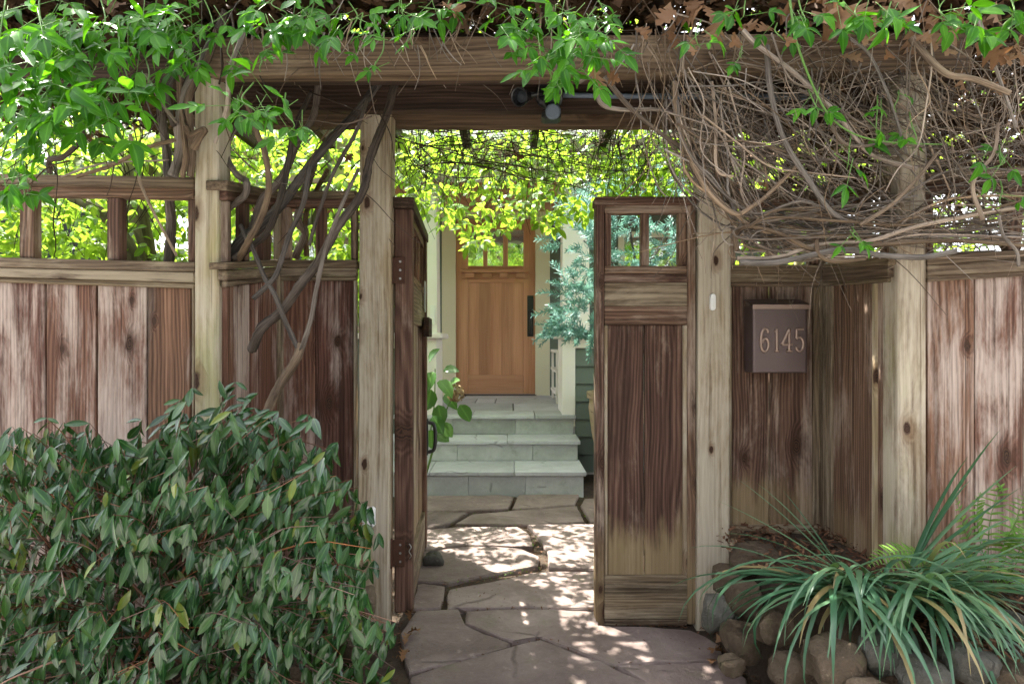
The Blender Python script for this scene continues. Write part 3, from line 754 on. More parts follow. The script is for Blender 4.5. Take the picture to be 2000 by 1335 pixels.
slab('beam', arbor, W_DARK, P(380, 66, 2.045), P(1900, 60, 2.045), P(1900, 151, 2.045), P(380, 158, 2.045), (0, -1, 0), 0.045, 'h', 0.004, (0.1, 0.3, 0, 0), 0.001)
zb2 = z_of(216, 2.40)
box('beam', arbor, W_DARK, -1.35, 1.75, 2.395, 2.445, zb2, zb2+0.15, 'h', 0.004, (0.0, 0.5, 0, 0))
box('beam', arbor, W_BEAM, -1.35, 1.75, 2.54, 2.59, zb2-0.012, zb2+0.14, 'h', 0.004, (0.1, 0.2, 0, 0))
# beams along the left and right fences (mostly under the vine)
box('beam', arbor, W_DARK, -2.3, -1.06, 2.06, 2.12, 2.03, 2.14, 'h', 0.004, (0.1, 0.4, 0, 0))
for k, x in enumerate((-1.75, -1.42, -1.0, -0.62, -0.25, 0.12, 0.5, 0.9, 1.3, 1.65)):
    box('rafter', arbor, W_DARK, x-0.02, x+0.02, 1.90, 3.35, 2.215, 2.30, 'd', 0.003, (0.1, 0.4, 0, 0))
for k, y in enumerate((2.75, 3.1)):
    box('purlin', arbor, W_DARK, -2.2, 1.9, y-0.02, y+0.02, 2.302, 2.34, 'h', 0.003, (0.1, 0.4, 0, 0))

# ------------------------------------------------------------------ fence panels
def panel(name, loc, label): return empty(name, loc, label, 'fence panel', 'redwood fence panels')
def C(b=0.3, d=0.1, g=0.0, f=0.0): return (b, d, g, f)
# left front, running away to the left and slightly back
lf = panel('fence_panel', (-1.4, 2.1, 0), 'left front redwood fence panel with square lattice above pale boards')
PL = Plane((-1.054, 2.055), (-1.85, 2.175))
def yl(x, y0, y380): return lerp(y0, y380, x/380.0)
def hrail(pl, par, name, mat, xa, xb, ya, yb, ref, w, t, col):
    """ya=(top,bottom) at ref[0], yb at ref[1]"""
    f = lambda x, k: lerp(ya[k], yb[k], (x-ref[0])/(ref[1]-ref[0]))
    return pl.plank(par, name, mat, xa, xb, f(xa, 0), f(xa, 1), f(xb, 0), f(xb, 1), w=w, t=t, along='h', color=col, bev=0.003, wob=0.0008)
X0 = -690
hrail(PL, lf, 'cap_rail', W_RAIL, X0, 379, (339, 359.5), (345, 366.5), (0, 380), 0.030, 0.075, C(0.25, 0.45, 0.1))
hrail(PL, lf, 'top_rail', W_GATE, X0, 379, (360, 381), (367, 388), (0, 380), 0.012, 0.04, C(0.35, 0.1))
for a, b, c in ((-640, -612, .3), (-470, -442, .3), (-300, -272, .3), (-135, -108, .2), (37, 65.5, .4), (208, 234, .35), (366, 379.5, .4)):
    PL.plank(lf, 'picket', W_GATE, a, b, yl(a, 381.5, 388.5), yl(a, 502, 511.5), yl(b, 381.5, 388.5), yl(b, 502, 511.5), w=0.006, t=0.034, color=C(c, .2))
hrail(PL, lf, 'lower_cap', W_RAIL, X0, 379.5, (502.5, 521), (512, 530), (0, 380), 0.026, 0.06, C(0.45, 0.3, 0.15))
hrail(PL, lf, 'trim_board', W_RAIL, X0, 379, (522, 541), (531, 552), (0, 380), 0.020, 0.03, C(0.85, 0.05, 0.35))
hrail(PL, lf, 'trim_strip', W_RAIL, X0, 379, (541.5, 551), (553, 563), (0, 380), 0.010, 0.02, C(0.35, 0.3))
joints = [-690, -600, -504, -405, -308, -209, -110, -10, 89, 189, 287, 373]
cols = [C(.5, .2), C(.7, .1), C(.4, .3), C(.6, .1), C(.5, .3), C(.7, .0), C(.5, .2), C(.72, .05), C(.58, .0), C(.76, .0), C(.25, .65)]
for k, (a, b) in enumerate(zip(joints, joints[1:])):
    PL.plank(lf, 'board', W_BOARD, a+1.6, b-1.6, yl(a, 549, 561), 1270, yl(b, 549, 561), 1270, w=R.uniform(-.003, .002), t=0.018, color=cols[k][:3]+(0,), bev=0.002)
    PL.plank(lf, 'backing', W_DARK, b-8, b+8, yl(b, 549, 561), 1270, w=-0.022, t=0.012, color=C(0, .6))
PL.plank(lf, 'batten', W_RAIL, 373.5, 379.5, 561, 1270, w=0.008, t=0.02, color=C(.5, .3))
PL.plank(lf, 'bottom_rail', W_RAIL, X0, 379, 1235, 1275, w=0.012, t=0.03, along='h', color=C(.3, .3))
# left return, straight back from the front post to the corner
lr = panel('fence_panel', (-0.96, 2.3, 0), 'short left return fence panel behind the twisted vine trunks')
PR = Plane((-0.955, 2.09), (-0.962, 2.50))
xa, xb = 443.5, 544.5; ref = (443.5, 544.5)
hrail(PR, lr, 'cap_rail', W_RAIL, xa, xb, (352, 371.5), (373, 387), ref, 0.012, 0.07, C(.2, .5))
hrail(PR, lr, 'top_rail', W_GATE, xa, xb, (372, 391), (387.5, 404), ref, 0.004, 0.04, C(.2, .3))
for a, b in ((444, 452), (478, 488), (513, 530)):
    f = lambda x, p, q: lerp(p, q, (x-ref[0])/(ref[1]-ref[0]))
    PR.plank(lr, 'picket', W_GATE, a, b, f(a, 391.5, 404.5), f(a, 512.5, 506), f(b, 391.5, 404.5), f(b, 512.5, 506), w=0.0, t=0.034, color=C(.4, .2))
hrail(PR, lr, 'lower_cap', W_RAIL, xa, xb, (513, 526.5), (506.5, 520), ref, 0.022, 0.06, C(.4, .3, .5))
hrail(PR, lr, 'trim_board', W_RAIL, xa, xb, (527.5, 548), (521, 540), ref, 0.014, 0.03, C(.5, .2, .7))
hrail(PR, lr, 'trim_strip', W_RAIL, xa, xb, (548.5, 561), (540.5, 547), ref, 0.006, 0.02, C(.7, .1, .4))
for k, (a, b) in enumerate(((444, 456), (456.6, 487), (490, 512), (513, 541))):
    f = lambda x: lerp(560, 547, (x-ref[0])/(ref[1]-ref[0]))
    PR.plank(lr, 'board', W_BOARD, a, b, f(a), 1250, f(b), 1140, w=-0.002-0.004*(k % 2), t=0.018, color=(C(.5, .2), C(.75, .0), C(.35, .4), C(.3, .5))[k], bev=0.002)
PR.plank(lr, 'backing', W_DARK, 446, 540, 560, 1250, 547, 1140, w=-0.028, t=0.01, color=C(0, .6))
# left back, beside the gate post
lb = panel('fence_panel', (-0.8, 2.5, 0), 'left back fence panel between the corner and the left gate post')
PB = Plane((-0.96, 2.495), (-0.63, 2.495))
PB.plank(lb, 'cap_rail', W_RAIL, 546, 696.5, 372, 387, w=0.012, t=0.06, along='h', color=C(.15, .6))
PB.plank(lb, 'top_rail', W_GATE, 546, 696.5, 387.6, 404, w=0.004, t=0.04, along='h', color=C(.1, .3))
for a, b, c in ((547, 566, .3), (616, 635, .1), (685, 696.5, .5)): PB.plank(lb, 'picket', W_GATE, a, b, 404.5, 506.5, w=0.0, t=0.034, color=C(c, .3))
PB.plank(lb, 'corner_post', W_RAIL, 533.5, 546.5, 372, 1150, w=0.016, t=0.05, color=C(.5, .2, .4))
PB.plank(lb, 'lower_cap', W_RAIL, 547, 696.5, 507, 522, w=0.026, t=0.06, along='h', color=C(.3, .4, .3))
PB.plank(lb, 'trim_board', W_RAIL, 547, 696, 522.6, 540, w=0.018, t=0.03, along='h', color=C(.5, .2, .55))
PB.plank(lb, 'trim_strip', W_RAIL, 547, 696, 540.5, 547.5, w=0.010, t=0.02, along='h', color=C(.6, .1, .2))
PB.plank(lb, 'batten', W_RAIL, 547, 552, 548, 1150, w=0.008, t=0.02, color=C(.6, .2, .4)); PB.plank(lb, 'batten', W_POST, 690.5, 696.5, 548, 1150, w=0.008, t=0.02, color=C(.7, .1, .5))
PB.plank(lb, 'board', W_BOARD, 552.5, 615, 547, 1150, w=-0.004, t=0.018, color=C(.45, .35), bev=0.002)
PB.plank(lb, 'board', W_BOARD, 616.6, 690, 547, 1150, w=-0.006, t=0.018, color=C(.35, .7), bev=0.002)
PB.plank(lb, 'backing', W_DARK, 606, 626, 547, 1150, w=-0.027, t=0.01, color=C(0, .6))
PB.plank(lb, 'bottom_rail', W_RAIL, 547, 696, 1125, 1150, w=0.012, t=0.03, along='h', color=C(.3, .3))
# right back, with the mailbox
rb = panel('fence_panel', (1.1, 2.5, 0), 'right back fence panel behind the mailbox')
PB2 = Plane((0.9, 2.495), (1.29, 2.495))
PB2.plank(rb, 'cap_rail', W_RAIL, 1425, 1607, 372, 387, w=0.012, t=0.06, along='h', color=C(.15, .6))
PB2.plank(rb, 'top_rail', W_GATE, 1425, 1607, 387.6, 404, w=0.004, t=0.04, along='h', color=C(.1, .3))
for a, b, c in ((1425.5, 1437, .5), (1500, 1519, .3), (1582, 1600, .2)): PB2.plank(rb, 'picket', W_GATE, a, b, 404.5, 516.5, w=0.0, t=0.034, color=C(c, .2))
PB2.plank(rb, 'lower_cap', W_RAIL, 1425, 1602, 517, 533, w=0.026, t=0.06, along='h', color=C(.25, .45))
PB2.plank(rb, 'trim_board', W_RAIL, 1425, 1603, 533.6, 550, w=0.018, t=0.03, along='h', color=C(.35, .3, .2))
PB2.plank(rb, 'trim_strip', W_RAIL, 1425, 1603, 550.5, 559, w=0.010, t=0.02, along='h', color=C(.35, .3))
PB2.plank(rb, 'batten', W_POST, 1425, 1429.5, 559.5, 1025, w=0.008, t=0.02, color=C(.6, .1, .6)); PB2.plank(rb, 'batten', W_RAIL, 1589, 1601, 559.5, 1040, w=0.008, t=0.02, color=C(.4, .3, .1))
PB2.plank(rb, 'board', W_GATE, 1430, 1501.3, 559, 1026, w=-0.004, t=0.018, color=C(.35, .55, 0, .9), bev=0.002)
PB2.plank(rb, 'board', W_GATE, 1504.2, 1589, 559, 1026, w=-0.006, t=0.018, color=C(.45, .35, 0, .5), bev=0.002)
PB2.plank(rb, 'bottom_rail', W_RAIL, 1424, 1598, 1026, 1052, w=0.016, t=0.03, along='h', color=C(.5, .2, .2))
PB2.plank(rb, 'corner_post', W_RAIL, 1601.4, 1613, 372, 1062, w=-0.001, t=0.06, color=C(.4, .3, .2))
# right return
rr = panel('fence_panel', (1.29, 2.3, 0), 'short right return fence panel of narrow dark boards beside the mailbox')
PR2 = Plane((1.287, 2.49), (1.281, 2.09)); ref2 = (1606, 1735)
hrail(PR2, rr, 'cap_rail', W_RAIL, 1607, 1735, (372, 387), (340, 357), ref2, 0.012, 0.07, C(.15, .6))
hrail(PR2, rr, 'top_rail', W_GATE, 1607, 1735, (387.6, 404), (357.6, 377), ref2, 0.004, 0.04, C(.1, .4))
for a, b in ((1622, 1634), (1668, 1684), (1718, 1734)):
    f = lambda x, p, q: lerp(p, q, (x-ref2[0])/(ref2[1]-ref2[0]))
    PR2.plank(rr, 'picket', W_GATE, a, b, f(a, 404.5, 377.5), f(a, 515, 497), f(b, 404.5, 377.5), f(b, 515, 497), w=0.0, t=0.034, color=C(.2, .4))
hrail(PR2, rr, 'lower_cap', W_RAIL, 1607, 1735, (515.5, 522), (498, 517), ref2, 0.022, 0.06, C(.2, .55))
hrail(PR2, rr, 'trim_board', W_RAIL, 1605, 1735, (522.5, 550), (517.6, 541), ref2, 0.014, 0.03, C(.4, .35, .15))
hrail(PR2, rr, 'trim_strip', W_RAIL, 1607, 1735, (550.5, 559), (541.5, 551), ref2, 0.006, 0.02, C(.3, .4))
for k, (a, b, m, c) in enumerate(((1606.5, 1611.5, W_RAIL, C(.6, .1, .3)), (1612, 1623.5, W_RAIL, C(.45, .25, .1)), (1624.5, 1666, W_GATE, C(.35, .55, 0, .5)), (1667, 1702, W_GATE, C(.35, .5, 0, .5)), (1702.6, 1709, W_POST, C(.5, .1, .2)), (1709.6, 1735, W_GATE, C(.5, .35, 0, .5)))):
    f = lambda x: lerp(559, 551, (x-ref2[0])/(ref2[1]-ref2[0])); g = lambda x: lerp(1060, 1120, (x-ref2[0])/(ref2[1]-ref2[0]))
    PR2.plank(rr, 'board' if m is W_GATE else 'batten', m, a, b, f(a), g(a), f(b), g(b), w=(-0.004 if m is W_GATE else 0.006), t=0.018, color=c, bev=0.002)
PR2.plank(rr, 'backing', W_DARK, 1612, 1733, 559, 1060, 551, 1120, w=-0.028, t=0.01, color=C(0, .6))
# right front
rf = panel('fence_panel', (1.6, 2.05, 0), 'right front fence panel of broad pale boards above the ferns')
PF2 = Plane((1.37, 2.04), (2.2, 2.04)); ref3 = (1810, 2000)
hrail(PF2, rf, 'cap_rail', W_RAIL, 1811, 2650, (338, 355), (325, 342), ref3, 0.03, 0.075, C(.1, .6))
hrail(PF2, rf, 'top_rail', W_GATE, 1811, 2650, (355.6, 377), (342.6, 364), ref3, 0.012, 0.04, C(.1, .4))
for a, b in ((1811, 1824), (1970, 1996), (2130, 2156), (2290, 2316), (2450, 2476), (2610, 2636)):
    f = lambda x, p, q: lerp(p, q, (x-ref3[0])/(ref3[1]-ref3[0]))
    PF2.plank(rf, 'picket', W_GATE, a, b, f(a, 377.6, 364.6), f(a, 498, 487), f(b, 377.6, 364.6), f(b, 498, 487), w=0.006, t=0.034, color=C(.2, .4))
hrail(PF2, rf, 'lower_cap', W_RAIL, 1811, 2650, (498.5, 517), (487.5, 505), ref3, 0.026, 0.06, C(.15, .65))
hrail(PF2, rf, 'trim_board', W_RAIL, 1810.5, 2650, (517.6, 538), (505.6, 529), ref3, 0.020, 0.03, C(.5, .25, .2))
hrail(PF2, rf, 'trim_strip', W_RAIL, 1811, 2650, (538.6, 550), (529.6, 538.5), ref3, 0.010, 0.02, C(.5, .2))
for k, (a, b, c) in enumerate(((1812, 1902.6, C(.62, .15, 0, .4)), (1905.2, 1998, C(.8, .0, 0, .2)), (2000.5, 2092, C(.7, .2)), (2094, 2185, C(.6, .2)), (2187, 2278, C(.5, .3)), (2280, 2371, C(.7, .1)), (2373, 2464, C(.5, .2)), (2466, 2557, C(.6, .2)), (2559, 2650, C(.6, .1)))):
    f = lambda x: lerp(549, 537, (x-ref3[0])/(ref3[1]-ref3[0]))
    PF2.plank(rf, 'board', W_BOARD, a, b, f(a), 1130, f(b), 1130, w=R.uniform(-.003, .001), t=0.018, color=c, bev=0.002)
    PF2.plank(rf, 'backing', W_DARK, b-7, b+9, f(b), 1130, w=-0.024, t=0.01, color=C(0, .6))

# ------------------------------------------------------------------ gates
gr = empty('gate', (0.56, 2.5, 0), 'narrow closed right gate leaf with two-light lattice top', 'gate', 'gate leaves')
PG = Plane((0.3, 2.47), (0.8, 2.47))
def gq(name, mat, x0, x1, y0, y1, w, t, along, col, **k): return PG.plank(gr, name, mat, x0, x1, y0, y1, w=w, t=t, along=along, color=col, **k)
gq('cap', W_GATE, 1162.5, 1361, 383.5, 399, 0.012, 0.09, 'h', C(.1, .5))
gq('stile', W_GATE, 1164, 1180, 399.6, 1222, 0.0, 0.07, 'v', C(.45, .15, 0, .8)); gq('stile', W_GATE, 1343, 1359, 399.6, 1219, 0.0, 0.07, 'v', C(.5, .1, .1, .8))
gq('top_rail', W_GATE, 1180.5, 1342.5, 400, 415.8, -0.006, 0.05, 'h', C(.35, .1))
for a, b in ((1181, 1194), (1252, 1268), (1325, 1342)): gq('picket', W_GATE, a, b, 416.2, 518.6, -0.010, 0.036, 'v', C(.3, .05))
gq('middle_rail', W_GATE, 1180.5, 1342.5, 519, 534.5, -0.006, 0.05, 'h', C(.4, .1)); gq('middle_rail', W_GATE, 1180.5, 1342.5, 535, 551, -0.002, 0.055, 'h', C(.45, .1))
gq('cross_board', W_RAIL, 1180.5, 1342.5, 551.6, 597, -0.004, 0.05, 'h', C(.5, .05, .15)); gq('cross_board', W_GATE, 1180.5, 1342.5, 597.6, 634, -0.004, 0.05, 'h', C(.45, .1, .1))
gq('batten', W_POST, 1180.4, 1187, 634.6, 1124, -0.006, 0.05, 'v', C(.4, .0, .0)); gq('batten', W_POST, 1334.5, 1342.6, 634.6, 1124, -0.006, 0.05, 'v', C(.5, .0, .0))
gq('board', W_GATE, 1187, 1257.2, 634.6, 1124, -0.020, 0.02, 'v', C(.30, .60, 0, 1.0), bev=0.002)
gq('board', W_GATE, 1259.6, 1334.5, 634.6, 1124, -0.022, 0.02, 'v', C(.25, .45, 0, 1.0), bev=0.002)
gq('bottom_board', W_RAIL, 1180.5, 1342.5, 1124.6, 1209, -0.002, 0.05, 'h', C(.55, .45, .1)); gq('bottom_board', W_RAIL, 1180.5, 1342.5, 1209.6, 1221, -0.004, 0.05, 'h', C(.4, .5, .1))
# left leaf, swung open inwards; local u along leaf, w across
gl = empty('gate', (-0.45, 2.5, 0), 'wide left gate leaf swung open inwards seen edge on', 'gate', 'gate leaves')
H0 = Vector((-0.489, 2.50, 0)); GU = Vector((-0.060, 0.865, 0)); GLen = GU.length; GU.normalize(); GN = Vector((GU.y, -GU.x, 0))   # GN to +x
TH = 0.075
def lq(name, mat, u0, u1, z0, z1, w0, w1, along, col, **k):
    b = H0+GN*w1
    f = lambda u, z: b+GU*u+Vector((0, 0, z))
    return slab(name, gl, mat, f(u0, z1), f(u1, z1), f(u1, z0), f(u0, z0), GN, w1-w0, along, color=col, **k)
zt, zbm = 1.744, 0.018
lq('cap', W_DARK, -0.008, GLen+0.008, zt-0.045, zt, -0.006, TH+0.006, 'h', C(.1, .4))
lq('stile', W_GATE, 0, 0.075, zbm, zt-0.0455, 0.0, TH, 'v', C(.05, .35), bev=0.006)
lq('stile', W_GATE, GLen-0.085, GLen, zbm, zt-0.0455, 0.0, TH, 'v', C(.15, .2))
for a, b in ((zt-0.09, zt-0.046), (zt-0.345, zt-0.30)): lq('rail', W_GATE, 0.0755, GLen-0.0855, a, b, 0.012, TH-0.012, 'h', C(.3, .1))
for k in range(5):
    u = lerp(0.085, GLen-0.10, k/4); lq('picket', W_GATE, u-0.012, u+0.018, zt-0.2995, zt-0.0905, 0.02, TH-0.02, 'v', C(.3, .1))
lq('cross_board', W_RAIL, 0.0755, GLen-0.0855, zt-0.52, zt-0.346, 0.010, TH-0.008, 'h', C(.4, .1, .2))
for k in range(4):
    a = lerp(0.0765, GLen-0.0865, k/4); b = lerp(0.0765, GLen-0.0865, (k+1)/4)
    lq('board', W_POST if k < 2 else W_GATE, a+0.001, b-0.001, 0.22, zt-0.521, 0.026, TH-0.026+0.004*(k % 2), 'v', C(.5, .1, .0, .5))
lq('bottom_board', W_RAIL, 0.0755, GLen-0.0855, zbm, 0.219, 0.010, TH-0.006, 'h', C(.55, .2, .3))
lq('latch_block', W_DARK, GLen-0.30, GLen-0.06, 1.17, 1.27, TH+0.001, TH+0.03, 'h', C(0, .3))
lq('latch_plate', M_STEEL, GLen-0.24, GLen-0.17, 1.30, 1.46, TH+0.0005, TH+0.006, 'v', C())
lq('handle_plate', M_BLACK, GLen-0.062, GLen-0.02, 0.52, 0.72, TH+0.0005, TH+0.008, 'v', C())
hb = H0+GN*(TH+0.006)+GU*(GLen-0.042)
tube('pull_handle', M_BLACK, gl, [hb+Vector((0, 0, .70)), hb+Vector((0, 0, .69))+GN*.03, hb+Vector((0, 0, .65))+GN*.04, hb+Vector((0, 0, .58))+GN*.04, hb+Vector((0, 0, .545))+GN*.03, hb+Vector((0, 0, .535))], 0.011, 0.011)
def hinge(z):
    x0 = H0.x
    o = box('hinge', gl, M_RUST, x0-0.03, x0+0.045, 2.492, 2.498, z-0.055, z+0.055, 'v', 0.001)
    tube('hinge_pin', M_RUST, gl, [(x0-0.012, 2.489, z-0.06), (x0-0.012, 2.489, z), (x0-0.012, 2.489, z+0.06)], 0.008, 0.008)
    for dz in (-.035, 0, .035): box('screw', gl, M_STEEL, x0+0.022, x0+0.031, 2.4895, 2.4915, z+dz-.0045, z+dz+.0045, 'v', 0.002)
hinge(0.27); hinge(1.44)
# knot-like hook scratch on the hinge stile
tube('hook', M_STEEL, gl, [P(799, 1061, 2.494), P(803, 1068, 2.490), P(799, 1076, 2.488), P(803, 1084, 2.492), P(800, 1090, 2.495)], 0.0022, 0.0016)

# ------------------------------------------------------------------ mailbox
mb = empty('mailbox', (1.05, 2.47, 1.0), 'bronze steel wall mailbox with raised house numbers on fence', 'mailbox')
MY0, MY1 = 2.390, 2.482
ax0, ax1 = x_of(1472, MY0), x_of(1576, MY0); az0, az1 = z_of(728, MY0), z_of(603, MY0)
def rounded_plan(x0, x1, y0, y1, r, n=5):
    p = [(x0, y1)]
    for k in range(n+1):
        a = math.pi+k/n*math.pi/2; p.append((x0+r+r*math.cos(a), y0+r+r*math.sin(a)))
    for k in range(n+1):
        a = 1.5*math.pi+k/n*math.pi/2; p.append((x1-r+r*math.cos(a), y0+r+r*math.sin(a)))
    p.append((x1, y1)); return p
pl_ = rounded_plan(ax0-0.002, ax1+0.006, MY0, MY1, 0.012); m = len(pl_)
v = [(x, y, z) for z in (az0, az0+0.004, az1+0.012) for x, y in pl_]
for i in range(m): v[i] = (lerp(v[i][0], (ax0+ax1)/2, 0.02), lerp(v[i][1], MY1, 0.03), v[i][2])
f = [(r_*m+k, r_*m+(k+1) % m, (r_+1)*m+(k+1) % m, (r_+1)*m+k) for r_ in range(2) for k in range(m)]+[tuple(range(m-1, -1, -1)), tuple(2*m+k for k in range(m))]
centred('body', v, f, M_BRONZE, mb)
lidb = bpy.data.objects.new('lid', None); COL.objects.link(lidb); place(lidb, Matrix.Translation((1.05, 2.44, 1.30)), mb)
slab('lid_top', lidb, M_BRONZE, (ax0-0.006, MY1, z_of(584, MY1)), (ax1+0.012, MY1, z_of(584, MY1)), (ax1+0.012, MY0-0.006, z_of(594.5, MY0)), (ax0-0.006, MY0-0.006, z_of(594.5, MY0)), (0, -0.25, 1), 0.003, 'h', 0.001)
box('lid_lip', lidb, M_BRONZEL, ax0-0.006, ax1+0.012, MY0-0.008, MY0-0.004, z_of(603.5, MY0), z_of(594.3, MY0), 'h', 0.0015)
DG = {
 '6': [[(0.82, 0.80), (0.80, 0.90), (0.62, 0.99), (0.40, 0.97), (0.20, 0.80), (0.10, 0.50), (0.14, 0.20), (0.35, 0.02), (0.62, 0.02), (0.84, 0.18), (0.86, 0.38), (0.66, 0.56), (0.40, 0.54), (0.20, 0.38)]],
 '1': [[(0.15, 0.86), (0.45, 0.90), (0.58, 1.0)], [(0.58, 1.0), (0.58, 0.5), (0.58, 0.02)], [(0.2, 0.02), (0.58, 0.02), (0.96, 0.02)]],
 '4': [[(0.72, 1.0), (0.40, 0.65), (0.02, 0.30)], [(0.02, 0.30), (0.5, 0.30), (1.0, 0.30)], [(0.72, 1.0), (0.72, 0.5), (0.72, 0.02)], [(0.45, 0.02), (0.72, 0.02), (0.98, 0.02)]],
 '5': [[(0.92, 0.98), (0.55, 0.97), (0.20, 0.98)], [(0.20, 0.98), (0.18, 0.78), (0.16, 0.54)], [(0.16, 0.54), (0.45, 0.62), (0.75, 0.55), (0.92, 0.35), (0.82, 0.12), (0.52, 0.01), (0.22, 0.08), (0.14, 0.20)]],
}
for ch, a, b in (('6', 1484, 1503), ('1', 1511, 1521), ('4', 1526, 1547), ('5', 1552, 1570)):
    T = Tubes()
    for st in DG[ch]:
        pts = [Vector((lerp(x_of(a, MY0), x_of(b, MY0), u), MY0-0.0022, lerp(z_of(686, MY0), z_of(641, MY0), w_))) for u, w_ in st]
        T.add(pts, 0.0058, 0.0058, sides=8, per=5)
    T.build('number', M_BRONZEL, mb)

# ------------------------------------------------------------------ small fittings
bell = empty('doorbell', P(1391, 590, 2.445), 'slim white doorbell button on the right gate post', 'doorbell')
def capsule(name, parent, mat, cx, cz, w, h, y0, y1, n=7):
    r = w/2; pl2 = []
    for k in range(n+1):
        a = k/n*math.pi; pl2.append((cx+r*math.cos(a), cz+h/2-r+r*math.sin(a)))
    for k in range(n+1):
        a = math.pi+k/n*math.pi; pl2.append((cx+r*math.cos(a), cz-h/2+r+r*math.sin(a)))
    m_ = len(pl2); v = [(x, y1, z) for x, z in pl2]+[(x, y0+0.003, z) for x, z in pl2]+[(lerp(x, cx, .12), y0, lerp(z, cz, .05)) for x, z in pl2]
    f = [(q*m_+k, q*m_+(k+1) % m_, (q+1)*m_+(k+1) % m_, (q+1)*m_+k) for q in range(2) for k in range(m_)]+[tuple(range(m_-1, -1, -1)), tuple(2*m_+k for k in range(m_))]
    return centred(name, v, f, mat, parent)
bp = P(1391, 590, 2.448); capsule('base', bell, M_PLASTIC, bp.x, bp.z, 0.022, 0.068, 2.434, 2.449); capsule('button', bell, M_PLASTIC, bp.x, bp.z-0.003, 0.011, 0.035, 2.430, 2.4335)
kp = empty('keypad', P(721, 1008, 2.44), 'small pale keypad box low on the left gate post', 'keypad')
kc = P(721, 1008, 2.44); box('case', kp, M_PLASTIC, kc.x-0.026, kc.x+0.026, 2.425, 2.449, kc.z-0.040, kc.z+0.040, 'v', 0.008)
for i in range(3):
    for j in range(2): box('button', kp, M_BLACK, kc.x-0.019+0.028*j, kc.x-0.009+0.028*j, 2.4225, 2.4245, kc.z+0.012-0.014*i, kc.z+0.020-0.014*i, 'h', 0.001)
box('screen', kp, M_GREYPL, kc.x-0.006, kc.x+0.006, 2.4222, 2.4245, kc.z-0.012, kc.z+0.018, 'v', 0.001); box('slot', kp, M_BLACK, kc.x-0.017, kc.x+0.017, 2.4225, 2.4245, kc.z-0.034, kc.z-0.031, 'h', 0.0005)
# flood light with sensor on the rear beam
fl = empty('floodlight', P(1070, 195, 2.39), 'black twin floodlight with grey motion sensor on the rear beam', 'floodlight')
def lathe(name, parent, mat, prof, o, ax, n=14):
    ax = Vector(ax).normalized(); a = ax.orthogonal().normalized(); b = ax.cross(a); v = []
    for r, h in prof:
        for k in range(n):
            t = 2*math.pi*k/n; v.append(Vector(o)+ax*h+(a*math.cos(t)+b*math.sin(t))*r)
    f = [(i*n+k, i*n+(k+1) % n, (i+1)*n+(k+1) % n, (i+1)*n+k) for i in range(len(prof)-1) for k in range(n)]+[tuple(range(n-1, -1, -1)), tuple((len(prof)-1)*n+k for k in range(n))]
    me = centred(name, v, f, mat, parent, smooth=False); return me
bc = P(1072, 188, 2.394); lathe('mounting_box', fl, M_BLACK, [(0.055, 0), (0.055, 0.03), (0.045, 0.04)], bc, (0, -1, 0))
for px, py, ax in ((1030, 196, (-0.45, -0.75, -0.35)), (1076, 198, (0.05, -0.8, -0.45))):
    o = P(px, py-8, 2.35); lathe('lamp_head', fl, M_BLACK, [(0.014, -0.03), (0.018, 0.0), (0.026, 0.03), (0.036, 0.062), (0.036, 0.068), (0.031, 0.066), (0.022, 0.045)], o, ax)
    lathe('bulb', fl, M_DARKIN, [(0.018, 0.03), (0.022, 0.046), (0.010, 0.052)], o, ax)
    tube('arm', M_BLACK, fl, [bc+Vector((0, -.035, 0)), bc.lerp(o, 0.6)+Vector((0, -.02, 0)), o], 0.010, 0.010)
sc = P(1076, 224, 2.33); box('sensor', fl, M_BLACK, sc.x-0.036, sc.x+0.038, 2.30, 2.38, sc.z-0.022, sc.z+0.010, 'h', 0.012); lathe('sensor_lens', fl, M_CONDUIT, [(0.030, 0.0), (0.030, 0.004), (0.024, 0.012)], (sc.x+0.006, 2.300, sc.z), (0, -1, -0.15))
tube('sensor_arm', M_BLACK, fl, [bc+Vector((0, -.03, -.02)), bc+Vector((0, -.05, -.06)), Vector((sc.x, 2.34, sc.z))], 0.009, 0.009)
cd = tube('conduit', M_CONDUIT, None, [P(1100, 186, 2.385), P(1250, 188, 2.385), P(1420, 189, 2.385), P(1640, 190, 2.385)], 0.011, 0.011); tag(cd, 'grey electrical conduit running along the dark rear beam', 'conduit')

# ------------------------------------------------------------------ stones
def rock(name, label, px, py, D, rx, ry, mat, depth=None, seed=0, flat=0.0, z=None, group='river stones edging the bed'):
    py += 8; rx *= .9; ry *= .88
    c = P(px, py, D); a = rx*D/FPX; b = ry*D/FPX; d = depth or (a+b)/2
    bm = bmesh.new(); bmesh.ops.create_icosphere(bm, subdivisions=3, radius=1.0)
    for v in bm.verts:
        p = v.co.copy(); q = p*1.1+Vector((seed*3.7, seed*1.3, 0))
        s = 0.86*(1+0.34*mnoise.noise(q)+0.16*mnoise.noise(q*2.3)+0.05*mnoise.noise(q*6))
        e = 0.70
        p = Vector([math.copysign(abs(x)**e, x) for x in p])*s
        v.co = Vector((p.x*a, p.y*d, p.z*b))
    me = bpy.data.meshes.new(name); bm.to_mesh(me); bm.free()
    rz = Matrix.Rotation(R.uniform(-.3, .3), 4, 'Z') @ Matrix.Rotation(R.uniform(-.15, .15), 4, 'Y')
    o = link(name, me, mat, None, Matrix.Translation(c) @ rz, smooth=True)
    return tag(o, label, 'stone', group)
